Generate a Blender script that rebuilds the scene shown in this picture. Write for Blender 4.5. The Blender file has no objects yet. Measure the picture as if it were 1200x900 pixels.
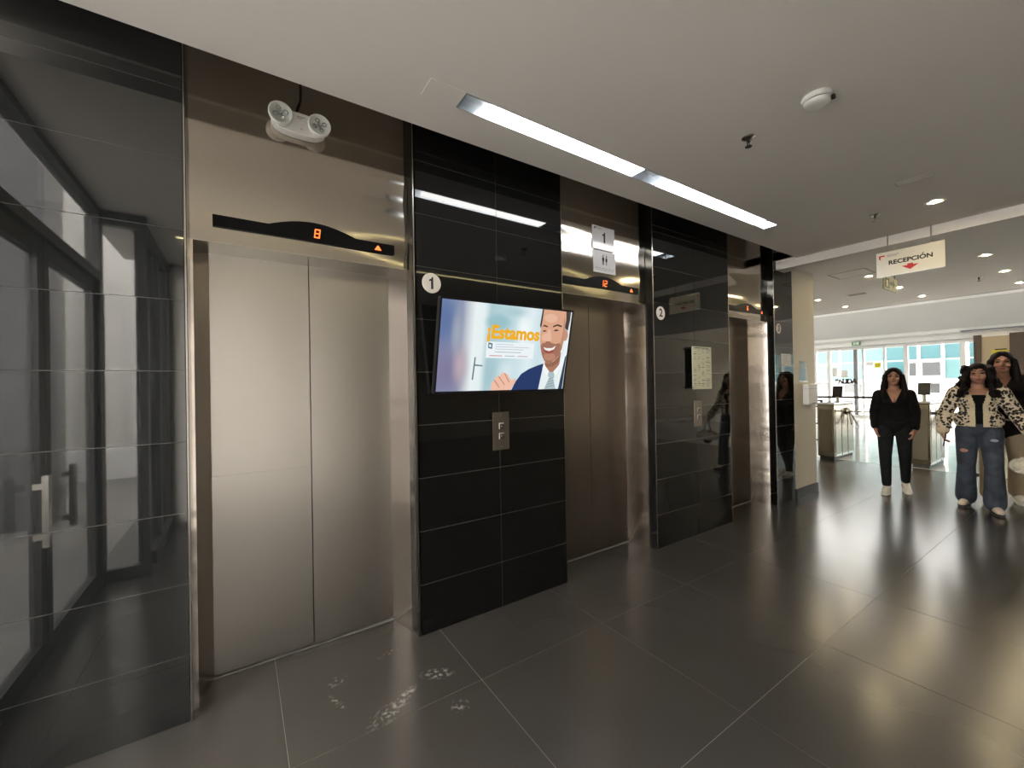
import bpy, bmesh, math, random
from mathutils import Vector, Matrix
random.seed(7)
SC = bpy.context.scene
COL = SC.collection
PI = math.pi

# ------------------------------------------------------------------ camera
EYE = 1.45
YAW, PITCH, ROLL, FPX = math.radians(33.562), math.radians(0.269), math.radians(-1.013), 482.42
cd = bpy.data.cameras.new('camera'); cam = bpy.data.objects.new('camera', cd); COL.objects.link(cam)
fw = Vector((math.sin(YAW)*math.cos(PITCH), math.cos(YAW)*math.cos(PITCH), math.sin(PITCH)))
r0 = Vector((math.cos(YAW), -math.sin(YAW), 0)); u0 = r0.cross(fw)
rr = r0*math.cos(ROLL)+u0*math.sin(ROLL); uu = u0*math.cos(ROLL)-r0*math.sin(ROLL)
M4 = Matrix((rr, uu, -fw)).transposed().to_4x4(); M4.translation = Vector((0, 0, EYE))
cam.matrix_world = M4
cd.sensor_width = 36; cd.sensor_fit = 'HORIZONTAL'; cd.lens = FPX*36/1200; cd.clip_start = .02; cd.clip_end = 300
SC.camera = cam
# ------------------------------------------------------------------ sky (bright overcast day) and exposure
w = bpy.data.worlds.new('overcast_sky'); SC.world = w; w.use_nodes = True
bg = w.node_tree.nodes['Background']; bg.inputs[0].default_value = (1, .955, .905, 1); bg.inputs[1].default_value = 11.0
vs = SC.view_settings; vs.view_transform = 'Standard'; vs.look = 'None'; vs.gamma = 1; vs.use_curve_mapping = False
vs.exposure = 0.47
STRIP = 16.0; LED = 15.0; DOWN = 700.0

# ------------------------------------------------------------------ materials
MATS = {}
def mat(name, col=(.8, .8, .8), rough=.5, metal=0, spec=.5, emit=None, estr=1, ior=None, coat=0, aniso=0):
    if name in MATS: return MATS[name]
    m = bpy.data.materials.new(name); m.use_nodes = True
    b = m.node_tree.nodes['Principled BSDF']
    b.inputs['Base Color'].default_value = (*col, 1); b.inputs['Roughness'].default_value = rough
    b.inputs['Metallic'].default_value = metal; b.inputs['Specular IOR Level'].default_value = spec
    if ior: b.inputs['IOR'].default_value = ior
    if coat: b.inputs['Coat Weight'].default_value = coat; b.inputs['Coat Roughness'].default_value = .04
    if aniso: b.inputs['Anisotropic'].default_value = aniso
    if emit:
        b.inputs['Emission Color'].default_value = (*emit, 1); b.inputs['Emission Strength'].default_value = estr
    MATS[name] = m; return m
def nodes(m): return m.node_tree.nodes, m.node_tree.links, m.node_tree.nodes['Principled BSDF']
def noise(m, scale, detail=3, vec='Object', sc3=None):
    n, l, b = nodes(m); t = n.new('ShaderNodeTexNoise'); t.inputs['Scale'].default_value = scale; t.inputs['Detail'].default_value = detail
    c = n.new('ShaderNodeTexCoord')
    if vec == 'World':
        g = n.new('ShaderNodeNewGeometry'); src = g.outputs['Position']
    else: src = c.outputs[vec]
    if sc3:
        mp = n.new('ShaderNodeMapping'); mp.inputs['Scale'].default_value = sc3; l.new(src, mp.inputs['Vector']); src = mp.outputs[0]
    l.new(src, t.inputs['Vector']); return t
def ramp(m, fac, stops):
    n, l, b = nodes(m); r = n.new('ShaderNodeValToRGB'); e = r.color_ramp.elements
    while len(e) < len(stops): e.new(.5)
    for k, (p, c) in enumerate(stops): e[k].position = p; e[k].color = (*c, 1) if len(c) == 3 else c
    l.new(fac, r.inputs['Fac']); return r
def bump(m, h, strength, dist=.01):
    n, l, b = nodes(m); k = n.new('ShaderNodeBump'); k.inputs['Strength'].default_value = strength; k.inputs['Distance'].default_value = dist
    l.new(h, k.inputs['Height']); l.new(k.outputs[0], b.inputs['Normal'])
def vary(name, c1, c2, scale=6, rough=.5, bstr=0, sc3=None, **kw):
    if name in MATS: return MATS[name]
    m = mat(name, c1, rough, **kw); n, l, b = nodes(m); t = noise(m, scale, 4, sc3=sc3)
    r = ramp(m, t.outputs['Fac'], [(.3, c1), (.7, c2)]); l.new(r.outputs[0], b.inputs['Base Color'])
    if bstr: bump(m, t.outputs['Fac'], bstr, .004)
    return m
def glassmat(name, tint=(1, 1, 1), f0=1.5):
    m = bpy.data.materials.new(name); m.use_nodes = True; n = m.node_tree.nodes; l = m.node_tree.links; n.clear()
    o = n.new('ShaderNodeOutputMaterial'); mx = n.new('ShaderNodeMixShader'); t = n.new('ShaderNodeBsdfTransparent'); g = n.new('ShaderNodeBsdfGlossy')
    f = n.new('ShaderNodeFresnel'); f.inputs['IOR'].default_value = f0; t.inputs[0].default_value = (*tint, 1); g.inputs['Roughness'].default_value = .02
    ge = n.new('ShaderNodeNewGeometry'); iv = n.new('ShaderNodeMath'); iv.operation = 'SUBTRACT'; iv.inputs[0].default_value = 1; l.new(ge.outputs['Backfacing'], iv.inputs[1])
    mu = n.new('ShaderNodeMath'); mu.operation = 'MULTIPLY'; l.new(f.outputs[0], mu.inputs[0]); l.new(iv.outputs[0], mu.inputs[1])
    l.new(mu.outputs[0], mx.inputs[0]); l.new(t.outputs[0], mx.inputs[1]); l.new(g.outputs[0], mx.inputs[2]); l.new(mx.outputs[0], o.inputs[0])
    MATS[name] = m; return m
def steel(name, col, rough, wave=0, brush=(1, 1, 60), bscale=4, wscale=(2.5, 2.5, 2.5)):
    m = mat(name, col, rough, 1); n, l, b = nodes(m)
    if brush: t = noise(m, bscale, 4, 'World', brush)
    if brush: r = ramp(m, t.outputs['Fac'], [(.3, (rough*.92,)*3), (.7, (rough*1.08,)*3)]); l.new(r.outputs[0], b.inputs['Roughness'])
    if wave:
        t2 = noise(m, 1, 1, 'World', wscale); bump(m, t2.outputs['Fac'], wave, .02)
    return m

CEIL = vary('ceiling_paint', (.86, .825, .775), (.88, .845, .795), 1.2, .75)
CREAM = vary('cream_paint', (.63, .58, .47), (.68, .63, .52), 2, .6)
PALE = vary('pale_wall_paint', (.70, .68, .64), (.74, .72, .68), 1.5, .7)
GREYW = vary('grey_band_paint', (.60, .61, .61), (.64, .65, .65), .6, .6)
SLOT = mat('slot_dark', (.02, .02, .02), .9)
STEEL_H = steel('steel_head', (.50, .455, .39), .10)
STEEL_D = steel('steel_door', (.50, .475, .44), .30, brush=None)
STEEL_D2 = steel('steel_door_brown', (.28, .245, .215), .26, brush=None)
STEEL_J = steel('steel_jamb', (.66, .60, .54), .17, wave=.4, wscale=(1.5, 1.5, 7))
STEEL_T = steel('steel_trim', (.52, .50, .47), .22)
STEEL = steel('stainless', (.55, .53, .48), .2)
CHROME = mat('chrome', (.7, .7, .7), .12, 1)
ALU = mat('aluminium_reflector', (.72, .75, .78), .3, 1)
WTILE = mat('black_glass_tile', (.006, .006, .006), .035, spec=.5)
LTILE = mat('smoked_glass_tile', (.012, .013, .013), .03, spec=1.0, ior=1.62)
GROUT = mat('grout_grey', (.20, .19, .17), .8)
BLACKW = mat('matte_black', (.012, .012, .012), .6)
BLACKP = mat('black_plastic', (.012, .012, .013), .3)
WHITEP = mat('white_plastic', (.78, .77, .74), .4)
WHITEF = mat('white_frame', (.86, .87, .87), .45)
CLEARG = glassmat('clear_glass', (.985, .985, .985), 1.45)
DARKF = mat('dark_frame', (.05, .05, .05), .35, .6)
TINTG = glassmat('tinted_glass', (.70, .71, .71), 1.45)
LAMPG = glassmat('lamp_lens', (.95, .97, .96), 1.5)
TUBE = mat('tube_diffuser', (.9, .9, .9), .5, emit=(1, .985, .96), estr=STRIP)
LEDM = mat('warm_led', (.9, .8, .4), .5, emit=(1, .86, .42), estr=LED)
DOWNM = mat('downlight_glow', (.9, .8, .6), .5, emit=(1, .80, .46), estr=DOWN)
ORANGE = mat('orange_led', (.5, .1, .02), .5, emit=(1, .16, .03), estr=1.8)
INK = mat('ink_black', (.012, .012, .014), .6)
INKG = mat('ink_grey', (.32, .32, .33), .6)
RED = mat('sign_red', (.55, .02, .03), .5)

# floor tile: charcoal porcelain with cloudy polish and dusty scuffs
FT = mat('charcoal_floor_tile', (.03, .029, .027), .2, spec=.5)
n, l, b = nodes(FT)
t = noise(FT, .9, 2, 'World'); rp = ramp(FT, t.outputs['Fac'], [(.2, (.030, .0275, .0245)), (.8, (.046, .0425, .038))])
b.inputs['Roughness'].default_value = .22
geo = n.new('ShaderNodeNewGeometry')
prev = rp.outputs[0]
def scuff(cx, cy, rx, ry, ang, thr):
    global prev
    mp = n.new('ShaderNodeMapping'); mp.vector_type = 'TEXTURE'; mp.inputs['Location'].default_value = (cx, cy, 0); mp.inputs['Rotation'].default_value = (0, 0, ang); mp.inputs['Scale'].default_value = (rx, ry, 1)
    l.new(geo.outputs['Position'], mp.inputs['Vector'])
    ln = n.new('ShaderNodeVectorMath'); ln.operation = 'LENGTH'; l.new(mp.outputs[0], ln.inputs[0])
    mr = n.new('ShaderNodeMapRange'); mr.inputs['From Min'].default_value = 1; mr.inputs['From Max'].default_value = .35; l.new(ln.outputs['Value'], mr.inputs['Value'])
    ns = n.new('ShaderNodeTexNoise'); ns.inputs['Scale'].default_value = 48; ns.inputs['Detail'].default_value = 6; l.new(geo.outputs['Position'], ns.inputs['Vector'])
    m2 = n.new('ShaderNodeMapRange'); m2.inputs['From Min'].default_value = thr; m2.inputs['From Max'].default_value = thr+.26; l.new(ns.outputs['Fac'], m2.inputs['Value'])
    mu = n.new('ShaderNodeMath'); mu.operation = 'MULTIPLY'; l.new(mr.outputs[0], mu.inputs[0]); l.new(m2.outputs[0], mu.inputs[1])
    mx = n.new('ShaderNodeMix'); mx.data_type = 'RGBA'; l.new(mu.outputs[0], mx.inputs['Factor']); l.new(prev, mx.inputs['A']); mx.inputs['B'].default_value = (.30, .29, .265, 1); prev = mx.outputs['Result']
scuff(.82, 1.965, .10, .045, -.5, .47); scuff(.63, 1.91, .10, .03, .55, .45); scuff(.53, 1.85, .12, .06, .3, .5); scuff(.82, 1.71, .05, .05, 0, .5)
scuff(.38, 2.19, .07, .05, .2, .54); scuff(.66, 2.27, .08, .03, .2, .55); scuff(.36, 2.05, .02, .08, .3, .5)
l.new(prev, b.inputs['Base Color'])
LFLOOR = vary('pale_polished_floor', (.46, .46, .45), (.54, .54, .53), 1.5, .1)
PAVE = vary('pavement', (.55, .545, .53), (.62, .615, .60), 2, .85)

# ------------------------------------------------------------------ mesh helpers
class MB:
    def __init__(s): s.v = []; s.f = []; s.sm = False
    def add(s, vs_, fs):
        o = len(s.v); s.v += [tuple(x) for x in vs_]; s.f += [tuple(i+o for i in q) for q in fs]; return s
    def box(s, x0, x1, y0, y1, z0, z1):
        return s.add([(x0, y0, z0), (x1, y0, z0), (x1, y1, z0), (x0, y1, z0), (x0, y0, z1), (x1, y0, z1), (x1, y1, z1), (x0, y1, z1)],
                     [(0, 3, 2, 1), (4, 5, 6, 7), (0, 1, 5, 4), (1, 2, 6, 5), (2, 3, 7, 6), (3, 0, 4, 7)])
    def prism(s, pts, ax, a, b_):
        # pts 2D outline, extruded along axis ax from a to b_
        def P(p, t):
            if ax == 'y': return (p[0], t, p[1])
            if ax == 'x': return (t, p[0], p[1])
            return (p[0], p[1], t)
        k = len(pts); V = [P(p, a) for p in pts]+[P(p, b_) for p in pts]
        F = [tuple(range(k)), tuple(range(2*k-1, k-1, -1))]+[(i, i+k, (i+1) % k+k, (i+1) % k) for i in range(k)]
        return s.add(V, F)
    def tube(s, pts, r, seg=8):
        pts = [Vector(p) for p in pts]; R = r if isinstance(r, (list, tuple)) else [r]*len(pts); V = []; F = []
        for i, p in enumerate(pts):
            d = (pts[min(i+1, len(pts)-1)]-pts[max(i-1, 0)]).normalized()
            a = d.cross(Vector((0, 0, 1)));  a = d.cross(Vector((1, 0, 0))) if a.length < .05 else a
            a.normalize(); c = d.cross(a)
            V += [p+(a*math.cos(2*PI*k/seg)+c*math.sin(2*PI*k/seg))*R[i] for k in range(seg)]
        for i in range(len(pts)-1):
            F += [(i*seg+k, i*seg+(k+1) % seg, (i+1)*seg+(k+1) % seg, (i+1)*seg+k) for k in range(seg)]
        F += [tuple(range(seg-1, -1, -1)), tuple((len(pts)-1)*seg+k for k in range(seg))]
        return s.add(V, F)
    def lathe(s, prof, c, ax='z', seg=24):
        # prof: (radius, height) list
        c = Vector(c); V = []; F = []
        for r, h in prof:
            for k in range(seg):
                a = 2*PI*k/seg; x, y = r*math.cos(a), r*math.sin(a)
                V.append(c+(Vector((x, y, h)) if ax == 'z' else Vector((x, h, y)) if ax == 'y' else Vector((h, x, y))))
        for i in range(len(prof)-1):
            F += [(i*seg+k, i*seg+(k+1) % seg, (i+1)*seg+(k+1) % seg, (i+1)*seg+k) for k in range(seg)]
        if prof[0][0] > 1e-6: F.append(tuple(range(seg-1, -1, -1)))
        if prof[-1][0] > 1e-6: F.append(tuple((len(prof)-1)*seg+k for k in range(seg)))
        return s.add(V, F)
    def mesh(s, name):
        m = bpy.data.meshes.new(name); m.from_pydata(s.v, [], s.f); bm = bmesh.new(); bm.from_mesh(m)
        bmesh.ops.remove_doubles(bm, verts=bm.verts, dist=1e-6); bmesh.ops.recalc_face_normals(bm, faces=bm.faces); bm.to_mesh(m); bm.free(); return m
    def build(s, name, m, parent=None, smooth=False, bevel=0):
        me = s.mesh(name)
        if bevel:
            bm = bmesh.new(); bm.from_mesh(me); bmesh.ops.bevel(bm, geom=[e for e in bm.edges if e.calc_face_angle(0) > .5], offset=bevel, segments=2, affect='EDGES', profile=.6); bm.to_mesh(me); bm.free()
        return obj(name, me, m, parent, smooth)
def obj(name, me, m, parent=None, smooth=False):
    o = bpy.data.objects.new(name, me); COL.objects.link(o)
    if m and not me.materials: me.materials.append(m)
    if smooth:
        for p in me.polygons: p.use_smooth = True
    if parent: setpar(o, parent)
    return o
WM = {}
def wm(o):   # world matrix of a fresh object without a depsgraph update
    return (wm(o.parent) @ o.matrix_parent_inverse if o.parent else Matrix.Identity(4)) @ o.matrix_basis
def setpar(o, parent):
    o.parent = parent; o.matrix_parent_inverse = wm(parent).inverted()
def box(name, x0, x1, y0, y1, z0, z1, m, parent=None, bevel=0): return MB().box(x0, x1, y0, y1, z0, z1).build(name, m, parent, bevel=bevel)
def thing(name, label, cat, loc=(0, 0, 0), group=None):
    o = bpy.data.objects.new(name, None); COL.objects.link(o); o.location = loc; o.empty_display_size = .1
    return tag(o, label, cat, group)
def tag(o, label, cat, group=None):
    o['label'] = label; o['category'] = cat
    if group: o['group'] = group
    return o
def struct(o, label=None, cat=None):
    o['kind'] = 'structure'
    if label: o['label'] = label
    if cat: o['category'] = cat
    return o
def text_mesh(s, size, weight=0, sx=1, align='CENTER', depth=.0006):
    c = bpy.data.curves.new('txt', 'FONT'); c.body = s; c.size = size; c.align_x = align; c.align_y = 'CENTER'; c.offset = weight; c.extrude = depth; c.resolution_u = 4
    o = bpy.data.objects.new('txt', c); COL.objects.link(o); o.scale.x = sx
    dg = bpy.context.evaluated_depsgraph_get(); dg.update()
    me = bpy.data.meshes.new_from_object(o.evaluated_get(dg)); bpy.data.objects.remove(o); bpy.data.curves.remove(c); me.materials.clear()
    for v in me.vertices: v.co.x *= sx
    return me
def text(name, s, size, M, m, parent, weight=0, sx=1, align='CENTER'):
    me = text_mesh(s, size, weight, sx, align); me.transform(M); return obj(name, me, m, parent)
def one_mesh(name, x, y, z, h, m, parent):
    p = [(-.10, -.5), (.10, -.5), (.10, .5), (-.02, .5), (-.07, .36), (-.26, .27), (-.26, .12), (-.10, .19)]
    return MB().prism([(x+(a+.04)*h, z+c*h) for a, c in p], 'y', y-.0006, y).build(name, m, parent)
def face_negY(x, y, z): return Matrix.Translation((x, y, z)) @ Matrix.Rotation(PI/2, 4, 'X')       # readable from -Y
def face_negX(x, y, z): return Matrix.Translation((x, y, z)) @ Matrix.Rotation(-PI/2, 4, 'Z') @ Matrix.Rotation(PI/2, 4, 'X')

# ------------------------------------------------------------------ dimensions
YT = 2.31      # tile face of the elevator wall
YS = 2.38      # steel face of the elevators
YD = 2.58      # elevator doors
ZC = 2.849     # ceiling
ZL = 2.155     # lintel
YC = 2.09      # ceiling edge at the slot
XL = -.88      # glazed entrance
XB = 5.30      # downstand beam
XE = 9.12      # end of dark floor
XA = 10.25     # end of low ceiling
XF = 20.0      # glass front
YR = -6.0; YLb = 9.0; ZA = 6.2
ELEV = [(-.185, .855, -.094), (1.995, 3.025, 2.060), (4.250, 5.226, 4.318)]
PANELS = [(-.95, -.195, 1), (.872, 1.985, 2), (3.034, 4.24, 2), (5.235, 5.70, 1)]
ROWS = [0.0]+[.293+.312*k for k in range(9)]+[3.25]

# ------------------------------------------------------------------ structure: floor
fl = struct(MB().box(-1.0, XE, YR, 2.80, -.12, -.0015).box(6.3, XE, 2.80, YLb, -.12, -.0015).build('floor', GROUT), 'dark charcoal tiled floor with pale joints', 'floor')
G = .84; g = .0013
xs = [.144+G*k for k in range(-2, 12)]; ys = [.12+G*k for k in range(-8, 12)]
tile_cache = {}
for i in range(len(xs)-1):
    for j in range(len(ys)-1):
        x0, x1, y0, y1 = max(xs[i], -1.0), min(xs[i+1], XE), max(ys[j], YR), min(ys[j+1], YLb)
        if x1-x0 < .05 or y1-y0 < .05: continue
        if y0 > 1.9 and x0 < 6.3:
            if y0 > 2.7: continue
            y1 = min(y1, 2.64) if x1 < 6.4 else y1
        key = (round(x1-x0, 4), round(y1-y0, 4))
        if key not in tile_cache:
            a, c = key; me = MB().box(g, a-g, g, c-g, -.010, 0).mesh('floor_tile'); me.materials.append(FT); tile_cache[key] = me
        o = bpy.data.objects.new('floor_tile', tile_cache[key]); COL.objects.link(o); o.location = (x0, y0, 0); setpar(o, fl)
fa = struct(box('floor_atrium', XE, XF+.1, YR, YLb, -.12, 0, GROUT), 'pale polished floor beyond the turnstiles', 'floor')
me = MB().box(.003, 1.197, .003, 1.197, -.004, .0008).mesh('floor_tile'); me.materials.append(LFLOOR)
for i in range(9):
    for j in range(12):
        o = bpy.data.objects.new('floor_tile', me); COL.objects.link(o); o.location = (XE+.02+i*1.2, YR+.3+j*1.2, 0); setpar(o, fa)

# ------------------------------------------------------------------ structure: elevator wall (tile panels as pieces)
wf = MB(); wf.box(-.95, 6.32, 2.68, 2.82, 0, 3.35)
wf = struct(wf.build('wall_front', BLACKW), 'elevator wall clad with glossy black glass tiles', 'wall')
for pi, (x0, x1, k) in enumerate(PANELS):
    wd = (x1-x0)/k
    wp = struct(MB().box(x0+.004, x1-.004, YT+.022, 2.68, 0, 3.30).build('wall_pier_%d' % (pi+1), BLACKW), 'wall pier clad with glossy black glass tiles', 'wall')
    for c in range(k):
        for r in range(len(ROWS)-1):
            gg = .0014
            o = MB().box(x0+c*wd+gg, x0+(c+1)*wd-gg, 0, .021, ROWS[r]+gg, ROWS[r+1]-gg).build('wall_tile', LTILE if pi == 0 else WTILE, None)
            o.location = (0, YT, 0)
            cz = (ROWS[r]+ROWS[r+1])/2; cx = x0+(c+.5)*wd
            o.location = (cx, YT, cz)
            for v in o.data.vertices: v.co.x -= cx; v.co.z -= cz
            o.rotation_euler = (random.uniform(-1, 1)*.0006, 0, random.uniform(-1, 1)*.0008)
            setpar(o, wp)
    # pale joint filler behind the tiles
    MB().box(x0+.002, x1-.002, YT+.0022, YT+.0205, 0.001, 3.249).build('joint_filler', GROUT, wp)
# column
wc = struct(MB().box(5.702, 6.315, YT, 2.82, 0, ZC).build('wall_column', CREAM), 'cream painted end column beside the third elevator', 'wall')
struct(MB().box(5.702, 6.33, YT-.014, YT, 0, .115).box(6.315, 6.33, YT, 2.6, 0, .115).build('baseboard_column', mat('baseboard_black', (.008, .008, .008), .3, spec=.25)))

# ------------------------------------------------------------------ structure: ceiling with strip-light slot
SX0, SX1, SY0, SY1 = .92, 4.03, 1.735, 1.852
ce = MB()
ce.box(-.98, XB, SY1, YC, ZC, ZC+.12)
ce.box(-.98, SX0, SY0, SY1, ZC, ZC+.12); ce.box(SX1, XB, SY0, SY1, ZC, ZC+.12)
ce.box(-.98, XB, -1.2, SY0, ZC, ZC+.12); ce.box(1.3, XB, YR, -1.2, ZC, ZC+.12)
ce.box(XB, XA, YR, YLb, ZC, ZC+.12)
ceil = struct(ce.build('ceiling', CEIL), 'pale painted ceiling with recessed strip lights', 'ceiling')
struct(box('trim_1', SX0-.18, SX0-.002, SY0-.004, SY1+.004, ZC-.003, ZC-.0002, CEIL), 'flush white cover plate at the end of the strip light')
struct(MB().box(XB, XB+.2, YR, YT, ZC-.092, ZC).box(XB+.2, 5.69, YC-.01, YT, ZC-.02, ZC).build('ceiling_beam', CEIL), 'pale ceiling beam crossing above the reception sign', 'beam')
struct(MB().box(-.98, XB+.02, YC, 2.82, 3.35, 3.40).box(-.98, XB, YC, YC+.02, ZC+.12, 3.35).box(XB, XB+.02, YC, 2.4, ZC+.02, 3.35).box(-1.0, -.96, YC, 2.82, ZC+.1, 3.35).build('ceiling_slot', CEIL), 'dark shadow gap above the elevator wall')
# atrium shell
struct(MB().box(XA, XA+.15, YR, YLb, ZC, ZA).build('wall_bulkhead', GREYW))
struct(box('ceiling_atrium', XA, XF+.3, YR, YLb, ZA, ZA+.15, CEIL))
struct(box('wall_atrium_left', 6.3, XF+.3, YLb, YLb+.15, 0, ZA, PALE))
struct(box('wall_atrium_back', 6.18, 6.30, 2.82, YLb, 0, ZC, PALE))
wr = struct(MB().box(1.2, 9.9, YR-.15, YR, 0, ZA).box(9.9, XF+.3, YR-.15, YR, 0, ZA).build('wall_right', vary('beige_wall', (.45, .38, .29), (.5, .43, .33), 1, .6)))
# behind the camera: pale pier, then dark clad wall
struct(MB().box(-.72, 1.25, -1.32, -1.2, 0, ZC+.12).build('wall_rear', PALE))
wd_ = struct(box('wall_rear_side', 1.25, 1.40, YR, -1.2, 0, ZC, vary('tan_wall', (.50, .42, .32), (.55, .47, .36), 1, .6)))
wsd = struct(MB().box(-.72, -.60, -1.2, .0, 0, .10).box(-.70, -.62, -1.2, .24, 2.74, ZC).box(-.70, -.62, -1.2, -1.12, .10, 2.74).box(-.70, -.62, -.50, -.44, .10, 2.74).box(-.68, -.62, .18, .24, 0, 2.74).build('window_added', DARKF), 'dark framed glass screen, unseen, added for extra daylight', 'window')  # unseen glazing added instead of a wall, to brighten ceiling and jambs
for a, c in ((-1.12, -.50), (-.44, .18)): box('pane', -.665, -.655, a, c, .10, 2.74, CLEARG, wsd)
# LED line in the ceiling
led = thing('led_profile', 'slim warm yellow LED line set in the ceiling', 'light', (2.3, -.13, ZC))
box('diffuser', -.45, 5.2, -.141, -.119, ZC-.004, ZC-.0005, LEDM, led)
MB().box(-.46, 5.21, -.150, -.141, ZC-.005, ZC).box(-.46, 5.21, -.119, -.110, ZC-.005, ZC).build('profile', ALU, led)

# ------------------------------------------------------------------ glazed entrance on the left (seen mirrored in the tiles)
e1 = struct(MB().box(XL-.06, XL+.02, 2.26, 2.36, 0, ZC).box(XL-.06, XL+.02, .24, .34, 0, ZC).box(XL-.06, XL+.02, .34, 2.26, 2.80, ZC).box(XL-.06, XL+.02, .34, 2.26, 2.30, 2.365).build('window_1', DARKF), 'dark framed glass entrance screen', 'window')
struct(box('wall_left', -1.0, XL-.005, 2.36, 2.82, 0, ZC+.12, PALE))
for y0, y1 in ((.34, 1.30), (1.30, 2.26)): box('pane', XL-.03, XL-.02, y0, y1, 2.365, 2.80, CLEARG, e1)
for k, (y0, y1, hy) in enumerate(((.345, 1.325, 1.09), (1.335, 2.255, 1.50))):
    d = struct(MB().box(XL-.05, XL-.005, y0, y0+.075, .01, 2.295).box(XL-.05, XL-.005, y1-.075, y1, .01, 2.295).box(XL-.05, XL-.005, y0+.075, y1-.075, 2.20, 2.295).box(XL-.05, XL-.005, y0+.075, y1-.075, .01, .12).build('door_%d' % (k+1), DARKF), 'dark framed glass entrance door', 'door')
    box('pane', XL-.032, XL-.022, y0+.075, y1-.075, .12, 2.20, CLEARG, d)
    MB().box(XL-.004, XL+.05, hy-.015, hy+.015, .96, .99).box(XL-.004, XL+.05, hy-.015, hy+.015, .70, .73).box(XL+.03, XL+.055, hy-.02, hy+.02, .66, 1.03).build('pull_handle', STEEL, d)
e2 = struct(MB().box(XL+.02, -.60, .24, .30, 0, .10).box(XL+.02, -.60, .24, .30, 2.74, ZC).box(-.645, -.60, .24, .30, .1, 2.74).build('window_2', DARKF), 'dark framed glass return beside the entrance', 'window')
box('pane', XL+.02, -.645, .265, .275, .10, 2.74, CLEARG, e2)
# outside on that side
struct(box('ground_street', -14, -.95, -12, 10, -.14, -.02, vary('asphalt', (.10, .098, .094), (.13, .127, .12), 2, .85)))
ob = thing('street_building', 'pale rendered building across the pavement', 'building', (-1.0, -5.3, 0))
box('wall', -2.5, 1.0, -5.6, -5.1, -.02, 7, mat('pale_render', (.50, .50, .48), .8), ob)
MB().box(-2.5, 1.0, -5.1, -5.07, -.02, .5).build('plinth', GREYW, ob)
dbn = thing('street_building', 'dark glazed shop front beside the pale building', 'building', (-6, -2.3, 0))
box('wall', -10, -1.77, -2.6, -2.0, -.02, 4.5, mat('dark_shopfront', (.05, .05, .055), .25), dbn)
for k in range(4): box('frame_post', -9.5+k*1.9, -9.4+k*1.9, -2.0, -1.95, -.02, 4.2, DARKF, dbn)

# ------------------------------------------------------------------ elevators
def seg_digit(ch, x, y, z, wd, h, parent):
    S = {'8': 'abcdefg', '1': 'bc', '2': 'abged', '6': 'acdefg'}[ch]; t_ = wd*.19; sl = .12
    m = MB()
    def q(x0, x1, z0, z1): m.add([(x+px+(pz)*sl, yy, z+pz) for yy in (y, y-.001) for px, pz in ((x0, z0), (x1, z0), (x1, z1), (x0, z1))], [(0, 1, 2, 3), (7, 6, 5, 4), (0, 4, 5, 1), (1, 5, 6, 2), (2, 6, 7, 3), (3, 7, 4, 0)])
    a, c = wd/2, h/2
    if 'a' in S: q(-a+.001, a-.001, c-t_, c)
    if 'g' in S: q(-a+.001, a-.001, -t_/2, t_/2)
    if 'd' in S: q(-a+.001, a-.001, -c, -c+t_)
    if 'b' in S: q(a-t_, a, .0015, c)
    if 'c' in S: q(a-t_, a, -c, -.0015)
    if 'f' in S: q(-a, -a+t_, .0015, c)
    if 'e' in S: q(-a, -a+t_, -c, -.0015)
    m.build('digit', ORANGE, parent)
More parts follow.
